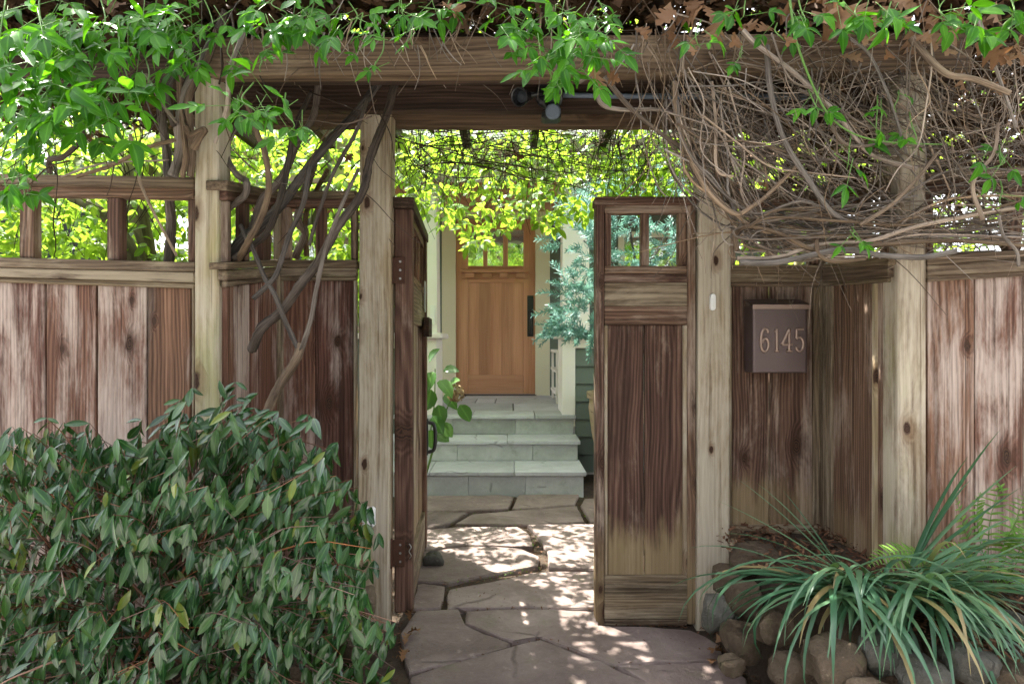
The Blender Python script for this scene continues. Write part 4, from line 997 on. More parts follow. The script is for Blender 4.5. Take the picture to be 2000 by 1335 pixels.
RK = [
 (1472, 1082, 2.22, 56, 34, M_ROCK, 'large tan river stone topping the retaining edge by the post'),
 (1418, 1122, 2.20, 34, 34, M_ROCK, 'brown stone under the large tan one beside gate post'),
 (1405, 1190, 2.12, 42, 40, M_ROCKG, 'dark rounded stone low against the right gate post'),
 (1452, 1162, 2.10, 40, 44, M_ROCK, 'upright stone in the middle of the retaining edge'),
 (1448, 1242, 1.98, 46, 46, M_ROCK, 'reddish stone at the foot of the edge by the path'),
 (1512, 1215, 1.86, 44, 46, M_ROCK, 'tan stone behind the strappy leaves near the path corner'),
 (1545, 1300, 1.70, 50, 40, M_ROCK, 'brown stone under the left drooping strappy leaves'),
 (1628, 1285, 1.60, 62, 56, M_ROCK, 'broad brown stone below the middle of strappy clump'),
 (1718, 1268, 1.58, 50, 44, M_ROCKG, 'pale grey rounded stone among hanging strappy leaves'),
 (1700, 1345, 1.52, 55, 34, M_ROCK, 'orange tan stone cut by the bottom picture edge'),
 (1800, 1312, 1.52, 60, 42, M_ROCKG, 'bluish grey stone in front row under right leaves'),
 (1895, 1285, 1.52, 52, 44, M_ROCKG, 'dark grey round stone at lower right'),
 (1975, 1320, 1.50, 50, 42, M_ROCK, 'brown stone in the bottom right corner'),
 (1985, 1205, 1.62, 30, 22, M_ROCKG, 'small pale stone at the right picture edge'),
 (1430, 1290, 1.85, 30, 22, M_ROCK, 'small mossy stone at the path corner in litter'),
]
for i, (px, py, D, rx, ry, mt, lb_) in enumerate(RK): rock('stone', lb_, px, py, D, rx, ry, mt, seed=i+1)
for i, (px, py, D, rx, ry, lb_) in enumerate(((618, 1165, 1.95, 70, 70, 'mossy boulder half hidden behind the left shrub'), (690, 1240, 1.85, 60, 50, 'brown stone under right edge of the left shrub'), (560, 1290, 1.70, 60, 50, 'dark stone deep under the left shrub'), (705, 1175, 2.15, 35, 45, 'small stone between shrub and left gate post'))):
    rock('stone', lb_, px, py, D, rx, ry, M_ROCK, seed=30+i, group='stones under the left shrub')
rock('stone', 'grey angular door stop rock at foot of the open gate', 846, 1083, 3.10, 24, 19, M_ROCKG, seed=50, group=None)
# clay planter by the steps
pot = empty('planter', (0.86, 5.0, 0), 'tall tan clay planter beside the steps behind the right gate', 'planter')
lathe('body', pot, M_POT, [(0.13, -0.03), (0.15, 0.1), (0.21, 0.4), (0.235, 0.60), (0.225, 0.68), (0.20, 0.70)], (0.87, 5.0, 0), (0, 0, 1), 24)
lathe('rim', pot, M_POT, [(0.228, 0.675), (0.25, 0.68), (0.25, 0.73), (0.21, 0.73)], (0.87, 5.0, 0), (0, 0, 1), 24)

# ------------------------------------------------------------------ vine stems
def px_pts(l): return [P(x, y, d) for x, y, d in l]
wv = empty('woody_vine', (-0.93, 2.1, 0), 'old woody vine with twisted brown trunks climbing the left posts', 'vine')
WV = [  # points, start radius px, end radius px, material
 ([(470, 1000, 1.95), (500, 860, 1.94), (522, 800, 1.93), (548, 745, 1.93), (582, 692, 1.93), (588, 672, 1.94)], 10, 11, M_TWIG),
 ([(586, 690, 1.93), (560, 630, 1.94), (540, 590, 1.95), (515, 545, 1.97), (490, 495, 2.0), (470, 440, 2.05)], 6, 5, M_BARK),
 ([(588, 684, 1.93), (602, 620, 1.92), (612, 560, 1.92), (640, 480, 1.94), (672, 400, 1.98), (700, 330, 2.05)], 6, 4, M_TWIG),
 ([(491, 684, 1.97), (520, 645, 1.97), (548, 610, 1.97), (592, 556, 1.98), (626, 512, 2.0), (668, 445, 2.05), (702, 372, 2.12), (724, 300, 2.18), (748, 215, 2.25), (772, 160, 2.28)], 11, 9, M_BARK),
 ([(438, 520, 2.10), (470, 478, 2.10), (510, 440, 2.10), (556, 395, 2.12), (598, 340, 2.15), (648, 272, 2.2), (700, 200, 2.25), (742, 160, 2.28)], 12, 9, M_BARK),
 ([(446, 512, 2.14), (480, 462, 2.15), (520, 400, 2.15), (548, 350, 2.16), (575, 290, 2.2), (600, 225, 2.24), (622, 160, 2.28)], 11, 7, M_BARK),
 ([(455, 505, 2.05), (492, 480, 2.04), (522, 452, 2.03), (545, 400, 2.05), (562, 340, 2.1), (580, 260, 2.15), (608, 180, 2.2)], 8, 6, M_BARK),
 ([(425, 560, 2.16), (458, 515, 2.08), (492, 470, 1.98), (512, 425, 1.97), (527, 370, 1.96), (527, 310, 1.95), (512, 262, 1.94), (488, 215, 1.93), (470, 180, 1.92)], 7.5, 6, M_TWIG),
 ([(444, 410, 2.1), (468, 404, 2.08), (480, 385, 2.06), (482, 362, 2.05), (470, 345, 2.05), (452, 330, 2.06), (440, 300, 2.08), (455, 262, 2.1), (478, 230, 2.12)], 8, 6, M_BARK),
 ([(605, 325, 2.0), (592, 398, 1.99), (572, 458, 1.98), (549, 514, 1.96), (530, 545, 1.95), (494, 583, 1.96)], 5.5, 6, M_BARK),
 ([(720, 190, 2.1), (690, 260, 2.08), (662, 330, 2.05), (632, 420, 2.02), (604, 480, 2.0)], 4.5, 4, M_BARK),
 ([(612, 320, 2.62), (590, 420, 2.62), (594, 455, 2.62), (576, 505, 2.62)], 9, 9, M_BARK),
 ([(640, 330, 2.65), (604, 420, 2.65), (598, 500, 2.65)], 5, 6, M_BARK),
 ([(328, 520, 2.25), (328, 440, 2.25), (332, 380, 2.25), (322, 320, 2.22), (314, 250, 2.2), (310, 150, 2.2)], 11, 9, M_BARK),
 ([(338, 345, 2.0), (344, 290, 1.98), (350, 235, 1.95), (362, 190, 1.93), (392, 130, 1.92), (418, 70, 1.92), (440, 20, 1.93)], 11, 9, M_BARK),
 ([(372, 345, 1.99), (372, 280, 1.97), (374, 235, 1.95), (380, 190, 1.93), (402, 120, 1.90), (424, 60, 1.9)], 8, 8, M_BARK),
 ([(356, 345, 1.98), (360, 290, 1.96), (352, 200, 1.94), (350, 130, 1.93), (368, 60, 1.93)], 6, 6, M_BARK),
 ([(378, 290, 1.93), (392, 268, 1.92), (402, 252, 1.92), (378, 250, 1.91), (362, 246, 1.91)], 8, 7, M_BARK),
 ([(340, 246, 1.93), (330, 200, 1.93), (345, 140, 1.93), (372, 90, 1.92), (420, 40, 1.92)], 6, 5, M_BARK),
 ([(98, 338, 1.98), (104, 314, 1.95), (128, 296, 1.92), (150, 262, 1.90), (155, 210, 1.88), (162, 150, 1.87), (150, 90, 1.87)], 6, 5, M_BARK),
 ([(254, 262, 1.9), (268, 318, 1.92), (284, 362, 1.94), (312, 415, 1.96), (345, 500, 2.0)], 3.5, 3, M_TWIG),
 ([(150, 345, 2.05), (220, 322, 2.0), (300, 298, 1.98), (345, 275, 1.97), (372, 262, 1.95)], 4, 5, M_TWIG),
 ([(120, 345, 2.1), (200, 318, 2.1), (330, 312, 2.1)], 2.5, 2, M_TWIG),
 ([(284, 145, 1.9), (312, 200, 1.9), (345, 240, 1.91)], 4, 4, M_TWIG),
 ([(470, 80, 1.9), (448, 140, 1.9), (438, 200, 1.92), (420, 280, 1.97)], 6, 4, M_TWIG),
 ([(480, 60, 1.88), (460, 110, 1.88), (446, 160, 1.9)], 5, 4, M_TWIG),
 ([(424, 55, 1.88), (430, 110, 1.9), (428, 165, 1.91)], 3, 2, M_BARK),
]
for pts, a, b, mt in WV:
    q = px_pts(pts); D0 = pts[0][2]; a *= .85; b *= .8
    q = [p if i in (0, len(q)-1) else p+Vector((R.gauss(0, .009), R.gauss(0, .012), R.gauss(0, .009))) for i, p in enumerate(q)]
    tube('stem', mt, wv, q, a*D0/FPX, b*pts[-1][2]/FPX, sides=10, per=10, rough=0.16)
T = Tubes()
for k in range(160):
    x = R.uniform(0, 760); y = R.uniform(160, 380); D = R.uniform(2.15, 2.9)
    if R.random() < 0.3: D = R.uniform(1.9, 2.1); y = R.uniform(100, 330)
    ang = R.uniform(-1.3, 1.3); L = R.uniform(60, 200)
    p = []; cx, cy = x, y
    for i in range(4):
        p.append(P(cx, cy, D+R.uniform(-.03, .03))); cx += math.sin(ang)*L/3; cy += math.cos(ang)*L/3; ang += R.uniform(-.5, .5)
    T.add(p, R.uniform(.0012, .0032), .001, sides=5, per=4)
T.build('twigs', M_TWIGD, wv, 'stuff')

# dry tangle on the right
tv = empty('dry_vine', (1.5, 2.0, 0), 'tangle of dry tan vine stems draped over the right fence', 'vine')
MAJ = [
 ([(1318, 160, 1.93), (1322, 230, 1.92), (1352, 320, 1.90), (1392, 385, 1.88), (1436, 418, 1.88), (1470, 402, 1.88), (1500, 380, 1.90), (1560, 320, 1.92)], 5, 4),
 ([(1498, 90, 1.86), (1505, 180, 1.85), (1530, 270, 1.84), (1575, 345, 1.84), (1620, 410, 1.84), (1665, 440, 1.86)], 5.5, 4.5),
 ([(1780, 75, 1.84), (1810, 110, 1.82), (1850, 145, 1.80), (1905, 155, 1.80), (1972, 182, 1.80)], 7, 5),
 ([(1660, 75, 1.84), (1700, 110, 1.84), (1740, 200, 1.84), (1770, 300, 1.85)], 3, 2.4),
 ([(1450, 60, 1.84), (1480, 90, 1.84), (1560, 150, 1.84), (1640, 230, 1.84), (1700, 300, 1.86), (1790, 330, 1.88)], 5, 4),
 ([(1390, 160, 1.90), (1398, 240, 1.89), (1400, 330, 1.88), (1432, 345, 1.88)], 3.5, 3),
 ([(1440, 505, 1.88), (1520, 502, 1.88), (1600, 478, 1.88), (1700, 470, 1.88), (1800, 440, 1.88), (2010, 400, 1.88)], 5, 4),
 ([(1445, 512, 1.86), (1520, 512, 1.86), (1640, 488, 1.85), (1720, 498, 1.84), (1800, 502, 1.83), (1866, 490, 1.83)], 6, 5.5),
 ([(1440, 490, 1.9), (1436, 460, 1.9), (1460, 442, 1.88), (1520, 455, 1.87), (1600, 490, 1.87), (1700, 480, 1.87), (1850, 470, 1.87), (2010, 480, 1.86)], 5, 4),
 ([(1595, 470, 1.86), (1598, 495, 1.85), (1625, 510, 1.85), (1690, 505, 1.85)], 4, 4),
 ([(1905, 20, 1.82), (1940, 120, 1.82), (1985, 250, 1.82)], 3.5, 3),
 ([(1360, 40, 1.86), (1340, 90, 1.86), (1332, 140, 1.87)], 2.6, 2.2),
 ([(1560, 175, 1.85), (1600, 200, 1.84), (1650, 280, 1.84), (1740, 280, 1.84), (1800, 285, 1.85)], 3.5, 3),
 ([(1680, 440, 1.84), (1740, 400, 1.84), (1790, 350, 1.83), (1830, 300, 1.83)], 4, 3),
 ([(1920, 430, 1.82), (1900, 360, 1.82), (1940, 300, 1.82), (1950, 240, 1.82)], 4, 3),
 ([(1990, 520, 1.82), (1985, 490, 1.82), (1960, 460, 1.82), (1950, 420, 1.82)], 3, 3),
 ([(1130, 160, 1.9), (1160, 150, 1.9), (1172, 200, 1.9), (1210, 214, 1.92), (1280, 214, 1.95), (1340, 225, 2.0)], 5, 4),
 ([(1180, 150, 1.9), (1230, 210, 1.92), (1290, 260, 1.95), (1350, 300, 2.0), (1380, 330, 2.05)], 5, 4),
]
for pts, a, b in MAJ: tube('stem', M_TWIG, tv, px_pts(pts), a*1.88/FPX, b*1.88/FPX, sides=7, per=8, rough=0.06)
def fam_bundle():
    x0 = R.uniform(1270, 1440); y0 = R.uniform(150, 230); D = R.uniform(1.88, 2.10); yb = R.uniform(390, 508); xc = R.uniform(1390, 1490); cv = R.uniform(-40, 120)
    return [P(x0, y0, D), P(x0+R.uniform(-10, 40), R.uniform(270, 340), D), P(xc, R.uniform(390, 440), D), P(xc+R.uniform(70, 130), yb, D-.02), P(R.uniform(1640, 1720), yb-R.uniform(-15, 25), D-.02), P(R.uniform(1800, 1880), yb-cv, D-.03), P(2040, yb-cv-R.uniform(-20, 30), D-.03)]
def fam_loop():
    D = R.uniform(1.88, 2.12); xl = R.uniform(1425, 1470); yb = R.uniform(440, 510)
    return [P(R.uniform(1700, 1820), R.uniform(380, 450), D), P(R.uniform(1580, 1640), R.uniform(400, 450), D), P(R.uniform(1500, 1530), R.uniform(410, 440), D), P(xl, R.uniform(445, 470), D-.01), P(xl+R.uniform(20, 50), yb, D-.02), P(R.uniform(1580, 1660), yb+R.uniform(-10, 8), D-.02), P(R.uniform(1760, 1850), yb-R.uniform(0, 40), D-.02), P(R.uniform(1900, 2040), yb-R.uniform(0, 60), D-.02)]
def fam_hang():
    x = R.uniform(1230, 2020); D = R.uniform(1.80, 2.05); p = []; y = R.uniform(60, 160); n = R.randint(3, 6); a = R.uniform(-.5, .6)
    for i in range(n):
        p.append(P(x, y, D+R.uniform(-.015, .015))); st = R.uniform(45, 90); x += math.sin(a)*st; y += math.cos(a)*st; a += R.uniform(-.45, .55)
        if y > 500: break
    return p if len(p) > 2 else None
def fam_sweep():
    x = R.uniform(1300, 1750); y = R.uniform(80, 300); D = R.uniform(1.85, 2.10); a = R.uniform(0.5, 1.9); c = R.uniform(-.25, .25); p = []
    for i in range(R.randint(4, 7)):
        p.append(P(x, y, D+R.uniform(-.02, .02))); st = R.uniform(60, 100); x += math.sin(a)*st; y += math.cos(a)*st; a += c+R.uniform(-.15, .15)
        if y > 505 or y < 40: break
    return p if len(p) > 2 else None
def fam_arc():
    x0 = R.uniform(1340, 1480); y0 = R.uniform(165, 320); D = R.uniform(1.92, 2.15); w = R.uniform(60, 250); h = R.uniform(60, 180)
    return [P(x0+w*math.sin(t)*R.uniform(.95, 1.05)*.3-w*.15*math.cos(t)+w*t*.35, y0+h*(t/2.2)**1.0+h*.4*math.sin(t), D+R.uniform(-.02, .02)) for t in (0, .5, 1.0, 1.6, 2.2)]
def fam_crown():
    t0 = R.uniform(0, 1); x0 = R.uniform(1420, 1470); y0 = 165; D = R.uniform(1.95, 2.1); w = R.uniform(40, 130)
    return [P(x0, y0+R.uniform(-10, 20), D), P(x0-w*.5, y0+60, D), P(x0-w*.75, y0+120, D-.01), P(x0-w*.6, y0+190, D-.02), P(x0+R.uniform(0, 40), y0+270, D-.03), P(x0+R.uniform(80, 160), y0+R.uniform(310, 330), D-.03)]
T = Tubes(); singles = []
for fam, n, r0, r1 in ((fam_bundle, 30, .0024, .0060), (fam_loop, 26, .0026, .0062), (fam_hang, 150, .0012, .0040), (fam_sweep, 120, .0014, .0050), (fam_arc, 50, .0016, .0045), (fam_crown, 26, .0020, .0048)):
    for k in range(n):
        p = fam()
        if not p: continue
        p = [Vector(q)+Vector((R.gauss(0, .014), R.gauss(0, .012), R.gauss(0, .014))) for q in p]
        r = .85*(r0+(r1-r0)*R.random()**2.0)
        if R.random() < .5:
            j = R.randrange(1, len(p)); bq = p[j]; bd = (p[j]-p[j-1]).normalized()+Vector((R.gauss(0, .6), 0, R.gauss(-.2, .6)))
            T.add([bq, bq+bd*.06, bq+bd*.13+Vector((R.gauss(0, .03), 0, R.gauss(-.02, .03)))], r*.55, r*.25, sides=4, per=3)
        if r > 0.0040 and len(singles) < 120:
            singles.append(tube('stem', M_TWIG, tv, p, r, r*R.uniform(.6, .9), sides=6, per=6, rough=0.05))
        else: T.add(p, r, r*R.uniform(.4, .9), sides=5, per=5)
T.build('twigs', M_TWIG, tv, 'stuff')
T = Tubes()
for k in range(420):        # fine brushy twigs at the right edge and a dark mass behind
    x = R.uniform(1640, 2060); y = R.uniform(90, 460); D = R.uniform(1.84, 2.25); a = R.uniform(-1.6, 1.6); p = []
    for i in range(4):
        p.append(P(x, y, D+R.uniform(-.02, .02))); st = R.uniform(20, 50); x += math.sin(a)*st; y += math.cos(a)*st; a += R.uniform(-.6, .6)
    if max(q.z for q in p) > 0 and min(q.z for q in p) > 1.38: T.add(p, R.uniform(.0008, .0020), .0007, sides=4, per=3)
for k in range(200):
    x = R.uniform(1380, 2040); y = R.uniform(170, 440); D = R.uniform(2.15, 2.9); a = R.uniform(-1.6, 1.6); p = []
    for i in range(4):
        p.append(P(x, y, D+R.uniform(-.04, .04))); st = R.uniform(40, 90); x += math.sin(a)*st; y += math.cos(a)*st; a += R.uniform(-.5, .5)
    T.add(p, R.uniform(.0015, .0045), .001, sides=5, per=4)
T.build('fine_twigs', M_TWIG, tv, 'stuff')
tube('stem', M_GSTEM, tv, px_pts([(1540, -20, 1.80), (1548, 40, 1.79), (1555, 80, 1.78), (1580, 150, 1.78), (1612, 215, 1.78), (1650, 252, 1.79), (1700, 272, 1.80), (1770, 280, 1.82), (1840, 282, 1.85)]), 0.0040, 0.002, sides=7)

# ------------------------------------------------------------------ green leaf sprays over the beam
PT = (0.0, 0.66, 1.0, 0.78, 0.34, 0.0)
TPL_V = [leaf_template(0.46, 0.06, 0.12, PT), leaf_template(0.40, 0.10, 0.30, PT), leaf_template(0.48, 0.04, 0.06, PT, twist=0.35), leaf_template(0.42, 0.12, 0.42, PT, twist=-0.35), leaf_template(0.36, 0.08, -0.12, PT, twist=0.5)]
def rdir(down=0.7, toward=0.4, side=0.8):
    return Vector((R.gauss(0, side), -abs(R.gauss(toward, .3)), -down+R.gauss(0, .45))).normalized()
def rup(): return Vector((R.gauss(0, .35), -0.75+R.gauss(0, .3), 0.65+R.gauss(0, .3)))
def compound(pos, d, L, n, Ms, T=None):
    """leaflets along a short rachis"""
    d = d.normalized(); up = rup(); side = d.cross(up).normalized()
    rach = L*1.1; Ms.append(leaf_matrix(pos+d*rach*0.95, d+Vector((0, 0, -.2)), up, L*R.uniform(.95, 1.2)))
    prs = (n-1)//2
    for k in range(prs):
        q = pos+d*rach*(0.85-0.5*k/max(1, prs))
        for s in (-1, 1):
            Ms.append(leaf_matrix(q, d*0.55+side*s+Vector((0, 0, -.25+R.gauss(0, .12))), up+Vector((R.gauss(0, .2), 0, 0)), L*R.uniform(.7, .95)))
    if T is not None: T.add([pos-d*rach*.5, pos+d*rach*.3, pos+d*rach*.98], 0.0012, 0.0008, sides=4, per=2)
def spray_vine(name, label, loc, clusters, cat='vine'):
    o = empty(name, loc, label, cat, 'leafy vine growth over the arbor'); Ms = []; T = Tubes()
    for (cx, cy, D, rx, ry, n, Lp) in clusters:
        for k in range(n):
            a = R.uniform(0, 6.283); r = math.sqrt(R.random())
            pos = P(cx+rx*r*math.cos(a), cy+ry*r*math.sin(a), D+R.uniform(-.10, .10))
            compound(pos, rdir(), 1.05*Lp*D/FPX*R.uniform(.8, 1.2), R.choice((3, 3, 5)), Ms, T)
        st = [P(cx+rx*R.uniform(-.3, .3), cy-ry*1.2, D+.06), P(cx+rx*R.uniform(-.4, .4), cy-ry*.3, D), P(cx+rx*R.uniform(-.5, .5), cy+ry*.4, D-.02), P(cx+rx*R.uniform(-.6, .6), cy+ry*.95, D)]
        T.add(st, 0.0024, 0.0012, sides=5)
    T.build('green_stems', M_GSTEM, o, 'stuff')
    leaf_set(o, TPL_V, Ms, L_VINE, 300)
    return o
spray_vine('leafy_vine', 'bright green vine foliage filling the top left corner', (-1.4, 1.7, 2.1), [
 (40, 130, 1.60, 110, 110, 30, 46), (150, 170, 1.66, 100, 90, 22, 42), (220, 130, 1.72, 70, 80, 15, 40), (90, 230, 1.62, 60, 60, 9, 46), (60, 60, 1.70, 120, 70, 22, 42), (200, 60, 1.75, 110, 60, 20, 40),
 (45, 360, 1.64, 26, 45, 6, 36), (10, 330, 1.6, 24, 50, 5, 38), (255, 215, 1.72, 34, 42, 3, 44), (340, 85, 1.76, 55, 50, 12, 36), (300, 30, 1.8, 90, 40, 16, 36), (365, 120, 1.76, 32, 34, 5, 32), (-60, 150, 1.65, 60, 150, 16, 46), (290, 150, 1.74, 30, 35, 4, 36)])
spray_vine('leafy_vine', 'green leaf sprays hanging over the middle of the front beam', (0, 1.75, 2.2), [
 (480, 205, 1.70, 66, 36, 12, 36), (560, 230, 1.70, 34, 40, 6, 34), (520, 70, 1.78, 44, 36, 7, 32), (600, 55, 1.78, 50, 40, 9, 34), (560, 15, 1.8, 80, 30, 12, 34), (690, 40, 1.8, 50, 30, 7, 32), (712, 62, 1.77, 24, 30, 4, 30), (745, 110, 1.76, 26, 38, 3, 24), (805, 68, 1.76, 14, 22, 2, 28), (800, 12, 1.8, 40, 22, 5, 32), (870, 12, 1.8, 40, 18, 5, 32), (395, 40, 1.8, 60, 40, 8, 34), (510, 125, 1.74, 6, 16, 1, 24), (450, 110, 1.78, 20, 30, 3, 30),
 (1000, 60, 1.74, 40, 36, 9, 32), (1080, 60, 1.73, 60, 50, 16, 34), (1150, 70, 1.73, 60, 45, 15, 34), (1110, 120, 1.71, 55, 36, 9, 36), (1065, 135, 1.70, 26, 24, 3, 36), (1090, 170, 1.70, 14, 20, 2, 30), (1180, 30, 1.76, 60, 28, 10, 32), (960, 22, 1.78, 30, 20, 3, 32)])
spray_vine('leafy_vine', 'sparse green leaves scattered through the dry right tangle', (1.4, 1.75, 2.1), [
 (1370, 70, 1.76, 28, 26, 3, 30), (1450, 22, 1.78, 34, 20, 4, 30), (1560, 30, 1.74, 30, 26, 4, 38), (1680, 25, 1.74, 55, 26, 8, 36), (1730, 40, 1.72, 40, 30, 6, 34), (1850, 25, 1.74, 40, 26, 6, 36), (1900, 45, 1.72, 40, 30, 6, 36), (1975, 35, 1.70, 36, 34, 6, 44), (1585, 205, 1.78, 26, 28, 3, 26), (1520, 65, 1.78, 30, 16, 2, 28), (1665, 300, 1.80, 22, 34, 3, 34), (1668, 462, 1.80, 22, 10, 4, 22), (1720, 230, 1.80, 26, 36, 3, 24), (1780, 255, 1.80, 24, 30, 3, 28), (1945, 310, 1.80, 34, 22, 4, 32), (1750, 200, 1.82, 30, 20, 2, 24), (1955, 380, 1.82, 14, 24, 2, 30), (1450, 100, 1.8, 12, 14, 1, 26)])

# ------------------------------------------------------------------ dead oak leaves and litter on top
def oak_template(curl=0.25, seed=0):
    rr = random.Random(seed); half = [(0.0, 0.03), (0.10, 0.10), (0.20, 0.26), (0.28, 0.10), (0.40, 0.36), (0.46, 0.38), (0.52, 0.13), (0.66, 0.33), (0.72, 0.30), (0.76, 0.10), (0.88, 0.14), (1.0, 0.0)]
    v = []; f = []
    for t, w in half: v.append((0, t, curl*math.sin(t*2.4)))
    n = len(half)
    for s in (-1, 1):
        b = len(v)
        for t, w in half: v.append((s*w*rr.uniform(.85, 1.15), t+w*.22, curl*math.sin(t*2.4)+w*w*rr.uniform(.6, 2.2)*curl*3))
        for i in range(n-1):
            q = (i, i+1, b+i+1, b+i); f.append(q if s < 0 else q[::-1])
    return np.array(v, float), f
OAK = [oak_template(.15, 1), oak_template(.3, 2), oak_template(-.25, 3), oak_template(.4, 4)]
oak_m = [template_mesh('oak_leaf', t, L_OAK) for t in OAK]
def oak(px, py, D, Lp, d=None, lab=None):
    o = bpy.data.objects.new('oak_leaf', R.choice(oak_m)); COL.objects.link(o)
    d = d or Vector((R.gauss(0, .7), -.3, -1+R.gauss(0, .5)))
    o.matrix_basis = leaf_matrix(P(px, py, D), d, Vector((R.gauss(0, .4), -1, R.gauss(.3, .4))), Lp*D/FPX)
    return tag(o, lab or 'dead brown oak leaf caught in the vine above the fence', 'leaf', 'dead oak leaves caught in the vine')
OAKLAB = {(1605, 80): 'largest pale brown oak leaf hanging in the upper right tangle', (1905, 85): 'dead oak leaf hanging alone near the upper right corner', (860, 10): 'brown oak leaf at top centre above the beam', (1160, 130): 'dead oak leaf dangling below the central green spray', (1185, 140): 'small dead oak leaf beside the floodlight spray', (165, 265): 'small dead leaf in the twigs above the left lattice', (1010, 300): 'dead leaf caught in dark twigs above the front door', (690, 300): 'dead leaf caught in twigs beside the left gate post'}
for px, py, Lp in ((1612, 30, 62), (1407, 25, 62), (1605, 80, 84), (1905, 85, 68), (1700, 60, 46), (1320, 20, 60), (1375, 10, 50), (860, 10, 60), (1160, 130, 50), (1640, 20, 56), (1668, 40, 50), (1310, 62, 36), (1560, 15, 50), (1500, 20, 46), (1470, 45, 44), (1760, 30, 50), (1820, 20, 52), (1790, 70, 40), (1940, 110, 46), (1850, 95, 40), (1880, 140, 44), (1530, 70, 40), (1440, 70, 40), (1735, 95, 36), (1960, 150, 40), (1240, 55, 40), (1185, 140, 36), (1345, 85, 34), (1985, 95, 44), (1640, 110, 44), (165, 265, 30), (1010, 300, 26), (690, 300, 26)):
    oak(px, py, R.uniform(1.80, 1.90) if py < 200 else 2.4, Lp, lab=OAKLAB.get((px, py)))
for k in range(40):
    px = R.choice((R.uniform(1290, 2000), R.uniform(1400, 1950))); oak(px, R.uniform(0, 110)*R.random(), R.uniform(1.84, 1.94), R.uniform(36, 60))
lit = empty('leaf_litter', (0, 2.4, 2.3), 'brown leaf litter and dead twigs heaped on the arbor roof', 'litter'); lit['kind'] = 'stuff'
Ms = []; T = Tubes()
for k in range(5200):
    x = R.uniform(-2.4, 2.5); y = 1.86+abs(R.gauss(0, .55)); y = min(y, 3.0)
    z = 2.20+R.random()**1.5*0.34*(1.0 if y > 2.0 else 0.7)
    if y < 1.95 and z < 2.2: z += .05
    Ms.append(leaf_matrix((x, y, z), Vector((R.gauss(0, 1), R.gauss(0, 1), R.gauss(0, .35))), Vector((R.gauss(0, .5), R.gauss(-.3, .5), 1)), R.uniform(.06, .11)))
for k in range(1900):  # taller mound above the view, added to shade the front leaves
    x = R.uniform(-3.4, 2.9); y = R.gauss(2.2, .22); y = max(1.92, y); z = 2.3+R.random()*0.85
    Ms.append(leaf_matrix((x, y, z), Vector((R.gauss(0, 1), R.gauss(0, 1), R.gauss(0, .6))), Vector((R.gauss(0, .6), R.gauss(0, .6), 1)), R.uniform(.08, .13)))
for k in range(1500):
    Ms.append(leaf_matrix((R.uniform(-3.6, -1.5), R.uniform(1.95, 2.9), R.uniform(2.12, 2.5)), Vector((R.gauss(0, 1), R.gauss(0, 1), R.gauss(0, .6))), Vector((R.gauss(0, .6), R.gauss(0, .6), 1)), R.uniform(.06, .11)))
for k in range(1500):  # dark leaves put behind the right tangle in place of shade
    Ms.append(leaf_matrix((R.uniform(1.15, 2.9), R.uniform(2.25, 2.95), R.uniform(1.78, 2.35)), Vector((R.gauss(0, 1), R.gauss(0, 1), R.gauss(0, .8))), Vector((R.gauss(0, .6), -.6, R.gauss(0, .6))), R.uniform(.05, .10)))
join_copies('leaves', OAK, Ms, [R.randrange(4) for _ in Ms], L_OAKD, lit)
for k in range(700):
    x = R.uniform(-2.4, 2.5); y = R.uniform(1.84, 2.9); z = R.uniform(2.14, 2.42); p = []; a = R.uniform(0, 6.28); e = R.uniform(-.5, .3)
    if y < 1.95: e = R.uniform(-1.2, .2)
    for i in range(4):
        p.append((x, y, z)); st = R.uniform(.05, .14); x += math.cos(a)*math.cos(e)*st; y += math.sin(a)*math.cos(e)*st*.6; z += math.sin(e)*st; a += R.uniform(-.5, .5); e += R.uniform(-.4, .2)
    T.add(p, R.uniform(.001, .0038), .001, sides=4, per=3)
T.build('twigs', M_TWIG, lit, 'stuff')
# short dead twigs poking down over the beam face
T = Tubes()
for k in range(85):
    x = R.choice((R.uniform(440, 900), R.uniform(600, 1300), R.uniform(1180, 1500))); y = R.uniform(20, 90); a = R.uniform(-.7, .7); p = []; D = R.uniform(1.86, 1.93)
    for i in range(4):
        p.append(P(x, y, D+R.uniform(-.01, .01))); st = R.uniform(15, 38); x += math.sin(a)*st; y += math.cos(a)*st; a += R.uniform(-.3, .3)
    T.add(p, R.uniform(.0012, .0042), .0012, sides=5, per=3)
T.build('hanging_twigs', M_TWIG, lit, 'stuff')

# ------------------------------------------------------------------ backlit vine over the path, behind the arbor
pv = empty('path_vine', (0, 3.2, 2.2), 'sunlit yellow-green vine canopy hanging over the path beyond the gate', 'vine')
T = Tubes()
for k in range(330):
    x = R.uniform(745, 1400); y = R.uniform(215, 330); D = R.uniform(2.62, 3.3); a = R.gauss(0, .75); p = []
    for i in range(4):
        p.append(P(x, y, D+R.uniform(-.03, .03))); st = R.uniform(22, 55); x += math.sin(a)*st; y += math.cos(a)*st; a += R.uniform(-.4, .4)
    T.add(p, R.uniform(.0010, .0028), .0009, sides=4, per=3)
for k in range(26):
    x = R.uniform(745, 1000); y = R.uniform(225, 330); D = R.uniform(2.65, 3.2); p = []
    for i in range(5): p.append(P(x, y, D)); x += R.uniform(60, 110); y += R.uniform(-22, 25)
    T.add(p, R.uniform(.0015, .0035), .0015, sides=5, per=4)
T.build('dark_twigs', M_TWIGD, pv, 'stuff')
TPL_B = [leaf_template(0.52, 0.06, 0.12), leaf_template(0.46, 0.10, 0.28), leaf_template(0.56, 0.04, 0.05, twist=.4)]
LB = [(740, 330), (800, 390), (840, 415), (890, 450), (925, 492), (955, 462), (990, 425), (1060, 438), (1100, 425), (1200, 395), (1300, 385), (1380, 385)]
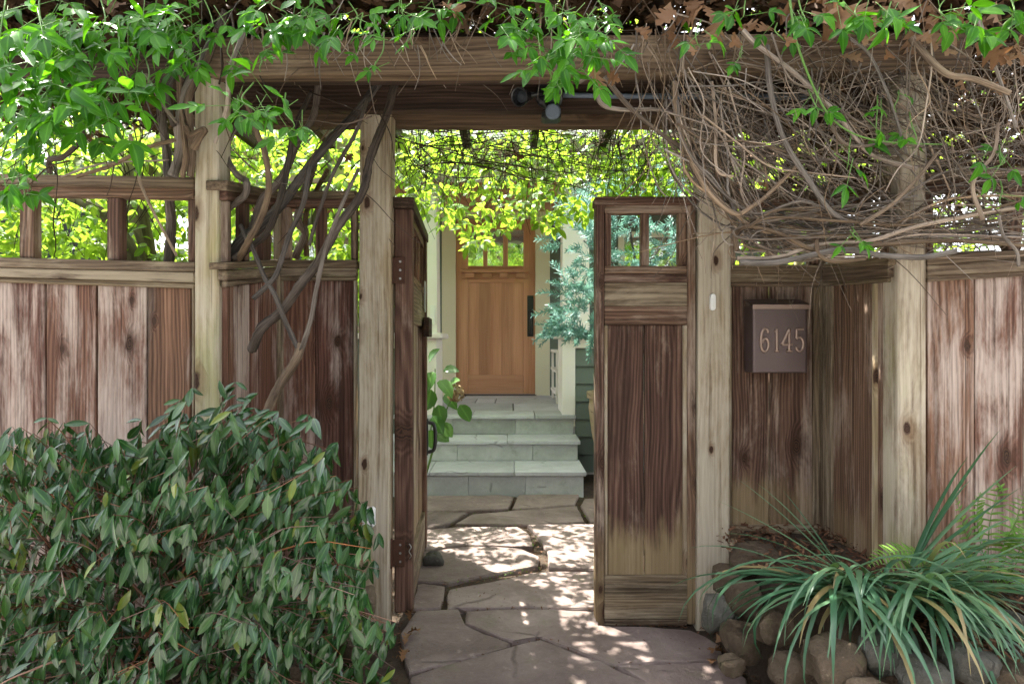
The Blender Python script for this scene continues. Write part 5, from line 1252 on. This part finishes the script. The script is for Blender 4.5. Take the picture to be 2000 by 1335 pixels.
def low(x):
    for (a, p), (b, q) in zip(LB, LB[1:]):
        if a <= x <= b: return lerp(p, q, (x-a)/(b-a))
    return 380
Ms = []
def any_dir(): return Vector((R.gauss(0, .8), R.gauss(0, .8), -.45+R.gauss(0, .5)))
def comp_back(pos, L, Ms):
    d = any_dir().normalized(); up = Vector((R.gauss(0, .5), R.gauss(-.2, .6), .8)); side = d.cross(up).normalized()
    Ms.append(leaf_matrix(pos+d*L, d, up, L))
    for s in (-1, 1): Ms.append(leaf_matrix(pos+d*L*.8, d*.5+side*s+Vector((0, 0, -.2)), up, L*R.uniform(.75, 1)))
for k in range(760):
    x = R.uniform(740, 1390); yb = low(x); t = R.random(); y = lerp(225, yb, t**0.8); D = R.uniform(3.0, 4.5 if x < 1040 else 3.6)
    comp_back(P(x, y, D), R.uniform(.045, .075), Ms)
for k in range(330): comp_back(Vector((R.uniform(-1.9, .5), R.uniform(4.15, 4.95), R.uniform(2.25, 2.75))), R.uniform(.05, .08), Ms)  # leaves added to shade the far flagstones
for k in range(260): comp_back(Vector((R.uniform(-1.3, .6), R.uniform(2.75, 3.2), R.uniform(2.36, 2.7))), R.uniform(.05, .08), Ms)  # unseen leaves added to thin the sun speckles on the front stones
for k in range(240): comp_back(Vector((R.uniform(-1.4, .7), R.uniform(2.5, 3.0), R.uniform(2.5, 2.85))), R.uniform(.06, .09), Ms)  # more unseen leaves added above to shade the front stones
for k in range(520):                     # the roof of the canopy above the opening
    comp_back(Vector((R.uniform(-1.9, 1.3), R.uniform(2.7, 3.75), R.uniform(2.34, 2.62))), R.uniform(.05, .08), Ms)
leaf_set(pv, TPL_B, Ms, L_BACK, 300)
Mg = []
for k in range(4200):  # green leaves of the unseen mound added as shade for the front sprays
    q = Vector((R.uniform(-3.4, 2.9), max(1.90, R.gauss(2.15, .24)), 2.34+R.random()*0.85))
    Mg.append(leaf_matrix(q, rdir(.4, .3, .9), rup(), R.uniform(.06, .11)))
join_copies('shade_mound', TPL_V, Mg, [R.randrange(5) for _ in Mg], L_VINE, pv)
T = Tubes()
for k in range(46):
    x = R.uniform(800, 1300); y = R.uniform(240, 300); D = R.uniform(3.1, 4.4); yb = low(x); p = []
    for i in range(4): p.append(P(x, lerp(y, yb, i/3), D)); x += R.uniform(-25, 25)
    T.add(p, .0022, .001, sides=4, per=4)
T.build('hanging_stems', M_GSTEM, pv, 'stuff')

# garden trees left and right behind the fence
def garden_tree(label, trunks, boxes, leafn, base):
    o = empty('garden_tree', base, label, 'tree', 'small garden trees behind the fence')
    for pts, a, b in trunks: tube('trunk', M_TRUNK, o, px_pts(pts), a*pts[0][2]/FPX, b*pts[-1][2]/FPX, sides=9, per=6, rough=.05)
    Ms = []
    for (x0, x1, y0, y1, d0, d1, n) in boxes:
        for k in range(n): comp_back(P(R.uniform(x0, x1), R.uniform(y0, y1), R.uniform(d0, d1)), R.uniform(.05, .085), Ms)
    leaf_set(o, TPL_B, Ms, L_BACK, 300, rest='crown')
    return o
garden_tree('pale trunked leafy tree behind the left lattice', [
 ([(262, 700, 3.4), (262, 520, 3.4), (235, 455, 3.4), (190, 410, 3.4), (140, 385, 3.45)], 14, 10), ([(290, 700, 3.5), (285, 500, 3.5), (262, 420, 3.5), (250, 330, 3.5), (270, 240, 3.5)], 13, 9), ([(330, 700, 3.5), (296, 500, 3.5), (280, 400, 3.5), (300, 300, 3.5)], 10, 8)],
 [(-200, 400, 370, 560, 3.2, 4.6, 1150), (-200, 400, 200, 400, 3.2, 5.2, 700), (-260, 420, 120, 330, 2.9, 4.2, 420), (-350, 480, 120, 640, 4.4, 5.1, 500)], 0, (-2.2, 3.5, 0))
garden_tree('sunlit leafy shrub tree behind the fence left of the gate', [([(640, 700, 3.7), (632, 520, 3.7), (612, 430, 3.7), (640, 330, 3.7), (620, 240, 3.7)], 9, 6), ([(690, 700, 3.9), (690, 480, 3.9), (670, 380, 3.9)], 7, 5)],
 [(400, 760, 210, 380, 3.3, 5.0, 420), (400, 750, 360, 600, 3.2, 4.8, 560)], 0, (-1.2, 3.8, 0))
garden_tree('yellow green shrub tree behind the fence at right', [([(1560, 700, 3.8), (1560, 500, 3.8), (1590, 400, 3.8), (1570, 280, 3.8)], 9, 6), ([(1760, 700, 4.0), (1750, 480, 4.0), (1720, 330, 4.0)], 8, 5)],
 [(1440, 2100, 230, 560, 3.3, 5.0, 900), (1400, 2100, 150, 330, 3.0, 4.2, 260), (1430, 2250, 120, 640, 4.8, 6.3, 800)], 0, (1.9, 3.8, 0))

# blue-green narrow-leaved shrub right of the steps
bs = empty('blue_shrub', (0.95, 4.4, 0), 'blue-green narrow-leaved shrub right of the door', 'shrub')
def branchlet_mesh(seed):
    rr = random.Random(seed); v = []; f = []; n = 40; rnd = []
    for i in range(n):
        t = i/n; a = i*2.4+rr.uniform(-.3, .3); L = rr.uniform(.24, .36)*(1.1-.45*t); p = Vector((0, t, -.10*t*t))
        d = Vector((math.cos(a), .75, math.sin(a))).normalized(); s = d.cross(Vector((0, 1, 0))).normalized()*0.026
        b = len(v); v += [p-s*.5, p+d*L*.5-s, p+d*L, p+d*L*.5+s, p+s*.5]; f += [(b, b+4, b+3, b+1), (b+1, b+3, b+2)]
        rnd += [rr.random()]*5
    b = len(v); v += [Vector((-.008, 0, 0)), Vector((.008, 0, 0)), Vector((0, 1, -.1)), Vector((0, 0, .01))]; f += [(b, b+1, b+2), (b+1, b+3, b+2), (b+3, b, b+2)]; rnd += [.5]*4
    m = pmesh('branchlet', v, f); m.materials.append(L_BLUE); at = m.attributes.new('rnd', 'FLOAT', 'POINT'); at.data.foreach_set('value', rnd); return m
BR = [branchlet_mesh(i) for i in range(6)]
XLB = [(320, 1215), (360, 1160), (400, 1105), (450, 1075), (500, 1080), (560, 1100), (600, 1075), (640, 1060), (668, 1100)]
pinv = WM[bs.name].inverted()
for k in range(295):
    y = R.uniform(325, 660)
    for (a, p), (b, q) in zip(XLB, XLB[1:]):
        if a <= y <= b: xl = lerp(p, q, (y-a)/(b-a))
    xr = 1350 if y < 560 else 1230
    x = lerp(xl, xr, R.random()); D = R.uniform(3.75, 4.4)
    edge = 1-min(1, (x-xl)/80)
    d = Vector((-.5-.5*edge+R.gauss(0, .6), -.5+R.gauss(0, .4), (.15 if y < 520 else -.15)+R.gauss(0, .45)))
    o = bpy.data.objects.new('branchlet', R.choice(BR)); COL.objects.link(o); o.parent = bs
    o.matrix_basis = pinv @ leaf_matrix(P(x+12*edge, y, D), d, (0, 0, 1), R.uniform(.13, .19))
for pts in ([(1270, 900, 4.5), (1262, 700, 4.5), (1250, 560, 4.5), (1230, 440, 4.5), (1240, 340, 4.5)], [(1262, 690, 4.5), (1220, 610, 4.4), (1160, 590, 4.3), (1110, 610, 4.2)], [(1252, 600, 4.5), (1200, 520, 4.4), (1140, 470, 4.3)], [(1250, 540, 4.5), (1300, 460, 4.5), (1320, 380, 4.5)]):
    tube('branch', M_BARK, bs, px_pts(pts), .016, .006, sides=7)

# hydrangea beside the open gate
hy = empty('hydrangea', (-0.55, 4.15, 0), 'hydrangea with one dried flower head beside the steps', 'plant')
HT = [leaf_template(0.72, 0.06, 0.15, (0, .7, 1, .9, .5, 0)), leaf_template(0.66, 0.09, 0.3, (0, .75, 1, .85, .45, 0))]
Ms = []; hb0 = Vector((-0.66, 4.2, 0))
for (x, y, L, dx, dz) in ((846, 725, 40, -.2, -.6), (858, 742, 44, .5, -.4), (866, 722, 34, .7, .1), (842, 760, 44, -.1, -.7), (868, 770, 40, .6, -.5), (856, 790, 42, .2, -.8), (846, 812, 40, .4, -.5), (862, 826, 36, .5, -.5), (898, 790, 38, .6, -.8), (842, 838, 38, .1, -.7), (838, 706, 36, .3, .6), (876, 752, 34, .3, .3), (850, 848, 34, .7, -.2), (830, 780, 40, -.4, -.3), (826, 820, 40, -.3, -.5)):
    p = P(x, y, R.uniform(3.95, 4.25)); Ms.append(leaf_matrix(p, (dx, -.45, dz), (R.gauss(0, .2), -.7, .7), L*4.1/FPX))
leaf_set(hy, HT, Ms, L_HYD, 300)
fc = P(890, 768, 4.0); Ms = []
for k in range(170):
    n_ = Vector((R.gauss(0, 1), R.gauss(0, 1), R.gauss(0, 1))).normalized(); t_ = n_.orthogonal().normalized(); t_.rotate(Matrix.Rotation(R.uniform(0, 6.28), 3, n_))
    Ms.append(leaf_matrix(fc+n_*R.uniform(.042, .054), t_+n_*.3, n_, .024))
join_copies('flower_head', [leaf_template(.8, .1, .1)], Ms, [0]*len(Ms), M_PETAL, hy)
for q in ([hb0, P(850, 860, 4.15), P(872, 800, 4.05), fc], [hb0, P(838, 860, 4.2), P(848, 790, 4.15), P(850, 720, 4.1)], [hb0, P(846, 880, 4.1), P(858, 840, 4.05)]): tube('stem', M_GSTEM, hy, q, .006, .004)

# ------------------------------------------------------------------ the big glossy shrub at left
shb = empty('glossy_shrub', (-1.0, 1.68, 0.14), 'large glossy dark green shrub in front of the left fence', 'shrub')
TOP = [(-120, 800), (0, 775), (70, 768), (130, 760), (200, 790), (290, 785), (380, 742), (440, 722), (500, 726), (560, 762), (620, 772), (660, 790), (685, 850), (700, 920), (765, 985), (775, 1040), (770, 1200), (775, 1400)]
def shrub_ok(x, y):
    if x > 790: return False
    if y > 1000 and x > 640:                       # right flank
        xr = 740 if y < 1040 else (735 if y < 1150 else 775)
        return x < xr
    for (a, p), (b, q) in zip(TOP, TOP[1:]):
        if a <= x <= b and b > a: return y > lerp(p, q, (x-a)/(b-a))+12
    return y > 1000
TPL_S = [leaf_template(0.31, 0.06, 0.18, (0, .55, 1, .92, .5, 0)), leaf_template(0.29, 0.09, 0.34, (0, .6, 1, .88, .45, 0)), leaf_template(0.34, 0.04, 0.10, (0, .55, 1, .9, .5, 0), twist=.3), leaf_template(0.31, 0.07, 0.26, (0, .6, 1, .9, .5, 0), twist=-.45)]
Ms = []; TS = Tubes(); nst = 0
cands = 0
while cands < 700:
    x = R.uniform(-130, 785); y = R.uniform(735, 1420)
    if not shrub_ok(x, y): continue
    if not shrub_ok(x, y-45) and R.random() < .55: continue
    cands += 1
    D = 1.30+0.62*R.random()**0.8
    if y < 850: D = R.uniform(1.5, 1.85)
    tip = P(x, y, D); base = Vector((-1.0+R.uniform(-.22, .22), 1.72+R.uniform(-.1, .1), .12))
    out = tip-base; L = out.length
    mid = base.lerp(tip, .55)+Vector((0, 0, .10*L+.05)); end = tip
    back = base.lerp(tip, .8)+Vector((0, 0, .07*L+.03))
    path_ = catmull([base, mid, back, end], 6)
    dr_ = Vector((R.gauss(-.10, .25), -.15, -1)).normalized()
    if nst < 36: tube('branch', M_RSTEM, shb, [base, mid, back, end], R.uniform(.003, .005), .0010, sides=5); nst += 1
    else: TS.add([mid, back, end], .0017, .0008, sides=4, per=3)
    n = len(path_)
    # leaves along the last third plus a short side twig
    tw = Vector((R.gauss(0, 1), R.gauss(-.2, .6), -.3)).normalized()*R.uniform(.06, .12)
    spots = [Vector(path_[int(n*t)]) for t in (.62, .70, .77, .84, .90, .95)]+[end]+[Vector(path_[int(n*.72)])+tw*s for s in (.35, .65, 1.0)]
    TS.add([Vector(path_[int(n*.72)]), Vector(path_[int(n*.72)])+tw*.5, Vector(path_[int(n*.72)])+tw], .0014, .0008, sides=4, per=2)
    for i, s in enumerate(spots):
        px = 1000+s.x*FPX/s.y; py = 667.5-(s.z-EYE)*FPX/s.y
        if not shrub_ok(px, py): continue
        d = Vector((R.gauss(-.22, .42), -.25+R.gauss(0, .3), -1.0+R.gauss(0, .3)))
        if py < 830: d.z += .45; d.x *= 1.8
        Ms.append(leaf_matrix(s, d, Vector((R.gauss(0, .45), -.85+R.gauss(0, .3), .45)), R.choice((R.uniform(.032, .048), R.uniform(.045, .066), R.uniform(.050, .074)))))
TS.build('twigs', M_RSTEM, shb, 'stuff')
leaf_set(shb, TPL_S, Ms, L_SHRUB, 300)
# the two leaves over the keypad and a few tips in the air
# ------------------------------------------------------------------ strappy clumps and ferns in the right bed
def blade(parent, p0, az, el, L, w, droop, tw=0.0, mat=None):
    n = 9; v = []; f = []; p = Vector(p0); e = el; a = az
    for i in range(n+1):
        t = i/n; d = Vector((math.cos(a)*math.cos(e), math.sin(a)*math.cos(e), math.sin(e)))
        side = Vector((-math.sin(a+tw*t), math.cos(a+tw*t), 0)); up = side.cross(d)
        hw = w*.5*min(1, .55+t*2)*(1-t**2.6) if i < n else 0.0003
        c = p; v += [c-side*hw+up*hw*.35, c, c+side*hw+up*hw*.35]
        p = p+d*(L/n); e -= droop/n*(0.5+1.2*t); a += R.gauss(0, .02)
    for i in range(n):
        for k in range(2): f.append((i*3+k, i*3+k+1, i*3+k+4, i*3+k+3))
    return centred('blade', v, f, mat or L_IRIS, parent, smooth=True)
def clump(label, base, n, Lr, azr, spread):
    o = empty('strappy_plant', base, label, 'plant', 'strappy leaved clumps in the right bed')
    for k in range(n):
        az = R.uniform(*azr); L = R.uniform(*Lr)
        b = Vector(base)+Vector((R.gauss(0, spread), R.gauss(0, spread*.6), 0))
        blade(o, b, az, R.uniform(.05, .95), L, R.uniform(.012, .023), R.uniform(.8, 2.7), R.gauss(0, .5))
    return o
pi = math.pi
k1 = clump('blue-green strappy clump drooping over the stones toward the path', P(1655, 1150, 1.80), 125, (.20, .54), (pi*.85, pi*1.85), .05)
k2 = clump('strappy clump beside the fern at the far right', P(1795, 1160, 1.74), 100, (.22, .56), (pi*1.05, pi*2.1), .05)
for (az, el, L) in ((.12, 1.02, .52), (.2, 1.1, .40), (.05, .8, .46), (-.1, .7, .42), (.3, .9, .36), (2.6, .9, .36), (2.9, .8, .42), (2.75, 1.0, .30), (3.0, .6, .44)):
    blade(k2 if az < 2 else k1, P(1775, 1110, 1.84) if az < 2 else P(1650, 1120, 1.88), az, el, L, .018, R.uniform(.1, .35))
def frond(parent, pts, L0, dens=30):
    path_ = catmull(pts, 10); n = len(path_); Ms = []; which = []
    for i in range(3, n, 2):
        t = i/(n-1); p = Vector(path_[i]); d = (Vector(path_[min(i+1, n-1)])-Vector(path_[i-1])).normalized()
        up = Vector((0, -.6, .8)); s = d.cross(up).normalized(); ll = L0*(math.sin(min(1, t*1.35+.12)*pi*.5) if t < .5 else (1-((t-.5)/.5)**1.8)*1.0)+.006
        for sg in (-1, 1): Ms.append(leaf_matrix(p, s*sg+d*.35+Vector((0, 0, R.gauss(-.05, .08))), up, ll)); which.append(0)
    o = join_copies('frond', [leaf_template(.22, .03, .12, (.5, .9, 1, .8, .45, 0))], Ms, which, L_FERN, parent, kind=None)
    return o
def fern(label, fr):
    o = empty('fern', fr[0][0][0], label, 'fern', 'sword ferns in the right bed')
    for pts, L0 in fr:
        fo = frond(o, pts, L0); tube('stalk', M_GSTEM, fo, pts, .0022, .001, sides=4)
    return o
def fpx(l): return px_pts(l)
fern('sword fern with upright fronds at the right picture edge', [
 (fpx([(1935, 1150, 1.90), (1930, 1080, 1.9), (1935, 1010, 1.89), (1952, 955, 1.86), (1950, 948, 1.85)]), .036),
 (fpx([(1925, 1150, 1.92), (1900, 1080, 1.93), (1880, 1020, 1.93), (1868, 968, 1.92)]), .032),
 (fpx([(1950, 1150, 1.88), (1968, 1070, 1.86), (1990, 1000, 1.84), (2005, 960, 1.82)]), .042),
 (fpx([(1960, 1150, 1.86), (1990, 1090, 1.82), (2020, 1050, 1.8), (2050, 1040, 1.78)]), .042),
 (fpx([(1945, 1150, 1.88), (1920, 1105, 1.84), (1885, 1090, 1.8), (1860, 1100, 1.78)]), .034),
 (fpx([(1940, 1150, 1.9), (1915, 1060, 1.88), (1908, 1000, 1.86), (1915, 960, 1.84)]), .036),
 (fpx([(1950, 1150, 1.88), (1975, 1100, 1.84), (2000, 1060, 1.8), (2030, 1000, 1.76)]), .042),
 (fpx([(1948, 1150, 1.86), (1955, 1080, 1.82), (1975, 1035, 1.78), (1990, 1010, 1.74)]), .040),
 (fpx([(1950, 1155, 1.86), (1960, 1120, 1.80), (1975, 1120, 1.74), (1990, 1145, 1.70)]), .040)])
fern('low fern with arching fronds beside the front post', [
 (fpx([(1825, 1115, 1.92), (1800, 1085, 1.92), (1765, 1075, 1.92), (1725, 1082, 1.91), (1695, 1105, 1.90)]), .036),
 (fpx([(1825, 1118, 1.90), (1795, 1095, 1.88), (1760, 1095, 1.87), (1722, 1120, 1.86)]), .030),
 (fpx([(1830, 1115, 1.90), (1850, 1080, 1.9), (1880, 1070, 1.9), (1905, 1085, 1.9)]), .030),
 (fpx([(1828, 1118, 1.88), (1835, 1110, 1.84), (1850, 1125, 1.80), (1862, 1150, 1.78)]), .034)])

# ------------------------------------------------------------------ mulch, chips and fallen leaves
chip = [(np.array([(-.5, -.16, 0), (.5, -.12, .02), (.45, .15, 0), (-.48, .14, .03), (0, 0, .10)]), [(0, 1, 4), (1, 2, 4), (2, 3, 4), (3, 0, 4)])]
Ms = []
def inside_poly(x, y, poly):
    c = False
    for i in range(len(poly)):
        a, b = poly[i], poly[(i+1) % len(poly)]
        if (a[1] > y) != (b[1] > y) and x < (b[0]-a[0])*(y-a[1])/(b[1]-a[1])+a[0]: c = not c
    return c
while len(Ms) < 5200:
    x = R.uniform(.8, 2.2); y = R.uniform(1.45, 2.5)
    if not inside_poly(x, y, BED_R): continue
    Ms.append(leaf_matrix((x, y, .365+R.uniform(-.015, .03)), Vector((R.gauss(0, 1), R.gauss(0, 1), R.gauss(0, .3))), Vector((R.gauss(0, .4), R.gauss(0, .4), 1)), R.uniform(.012, .034)))
o = join_copies('mulch', chip, Ms, [0]*len(Ms), M_MULCH); tag(o, 'reddish brown bark mulch covering the right bed', 'mulch')
Ms = []
for k in range(9000):
    x = R.uniform(-.65, 1.2); y = R.uniform(1.7, 4.5)
    Ms.append(leaf_matrix((x, y, -.013+R.uniform(-.006, .010)), Vector((R.gauss(0, 1), R.gauss(0, 1), R.gauss(0, .2))), Vector((R.gauss(0, .3), R.gauss(0, .3), 1)), R.uniform(.006, .020)))
o = join_copies('joint_litter', chip, Ms, [0]*len(Ms), M_MULCH); tag(o, 'fine bark litter in the joints between flagstones', 'litter')
Ms = []
for k in range(900):
    t = R.random(); x = R.choice((R.gauss(.34, .10), R.gauss(-.05, .25), R.gauss(-.2, .2))); y = R.choice((R.gauss(3.9, .15), R.gauss(3.45, .05), R.gauss(3.0, .1)))
    Ms.append(leaf_matrix((x, y, -.016+R.uniform(-.006, .008)), Vector((R.gauss(0, .6), R.gauss(0, .6), 1)), Vector((R.gauss(0, 1), R.gauss(0, 1), .3)), R.uniform(.006, .014)))
o = join_copies('moss', [leaf_template(.5, .05, .2)], Ms, [0]*len(Ms), L_FERN); tag(o, 'tufts of green moss in the path joints', 'moss')
def fallen(px, py, z, Lp, grp, lab):
    p = G(px, py, z); o = bpy.data.objects.new('oak_leaf', R.choice(oak_m)); COL.objects.link(o)
    o.matrix_basis = leaf_matrix(p+Vector((0, 0, .008)), Vector((R.gauss(0, 1), R.gauss(0, 1), .05)), Vector((R.gauss(0, .3), R.gauss(0, .3), 1)), Lp*p.y/FPX); tag(o, lab, 'leaf', grp)
for px, py, Lp in ((1388, 1235, 34), (1398, 1258, 40), (1410, 1275, 34), (1380, 1215, 28), (1425, 1300, 36), (800, 1215, 26), (790, 1262, 30), (785, 1295, 30), (1395, 1290, 30), (1440, 1318, 34), (795, 1240, 28)):
    fallen(px, py, 0.0, Lp, 'fallen brown leaves along the path edge', 'fallen brown leaf lying at the edge of the path')
for px, py, Lp in ((1480, 1105, 26), (1590, 1052, 24), (1560, 1068, 22)):
    fallen(px, py, .39, Lp, 'fallen brown leaves on the mulch', 'fallen brown leaf lying on the bark mulch')
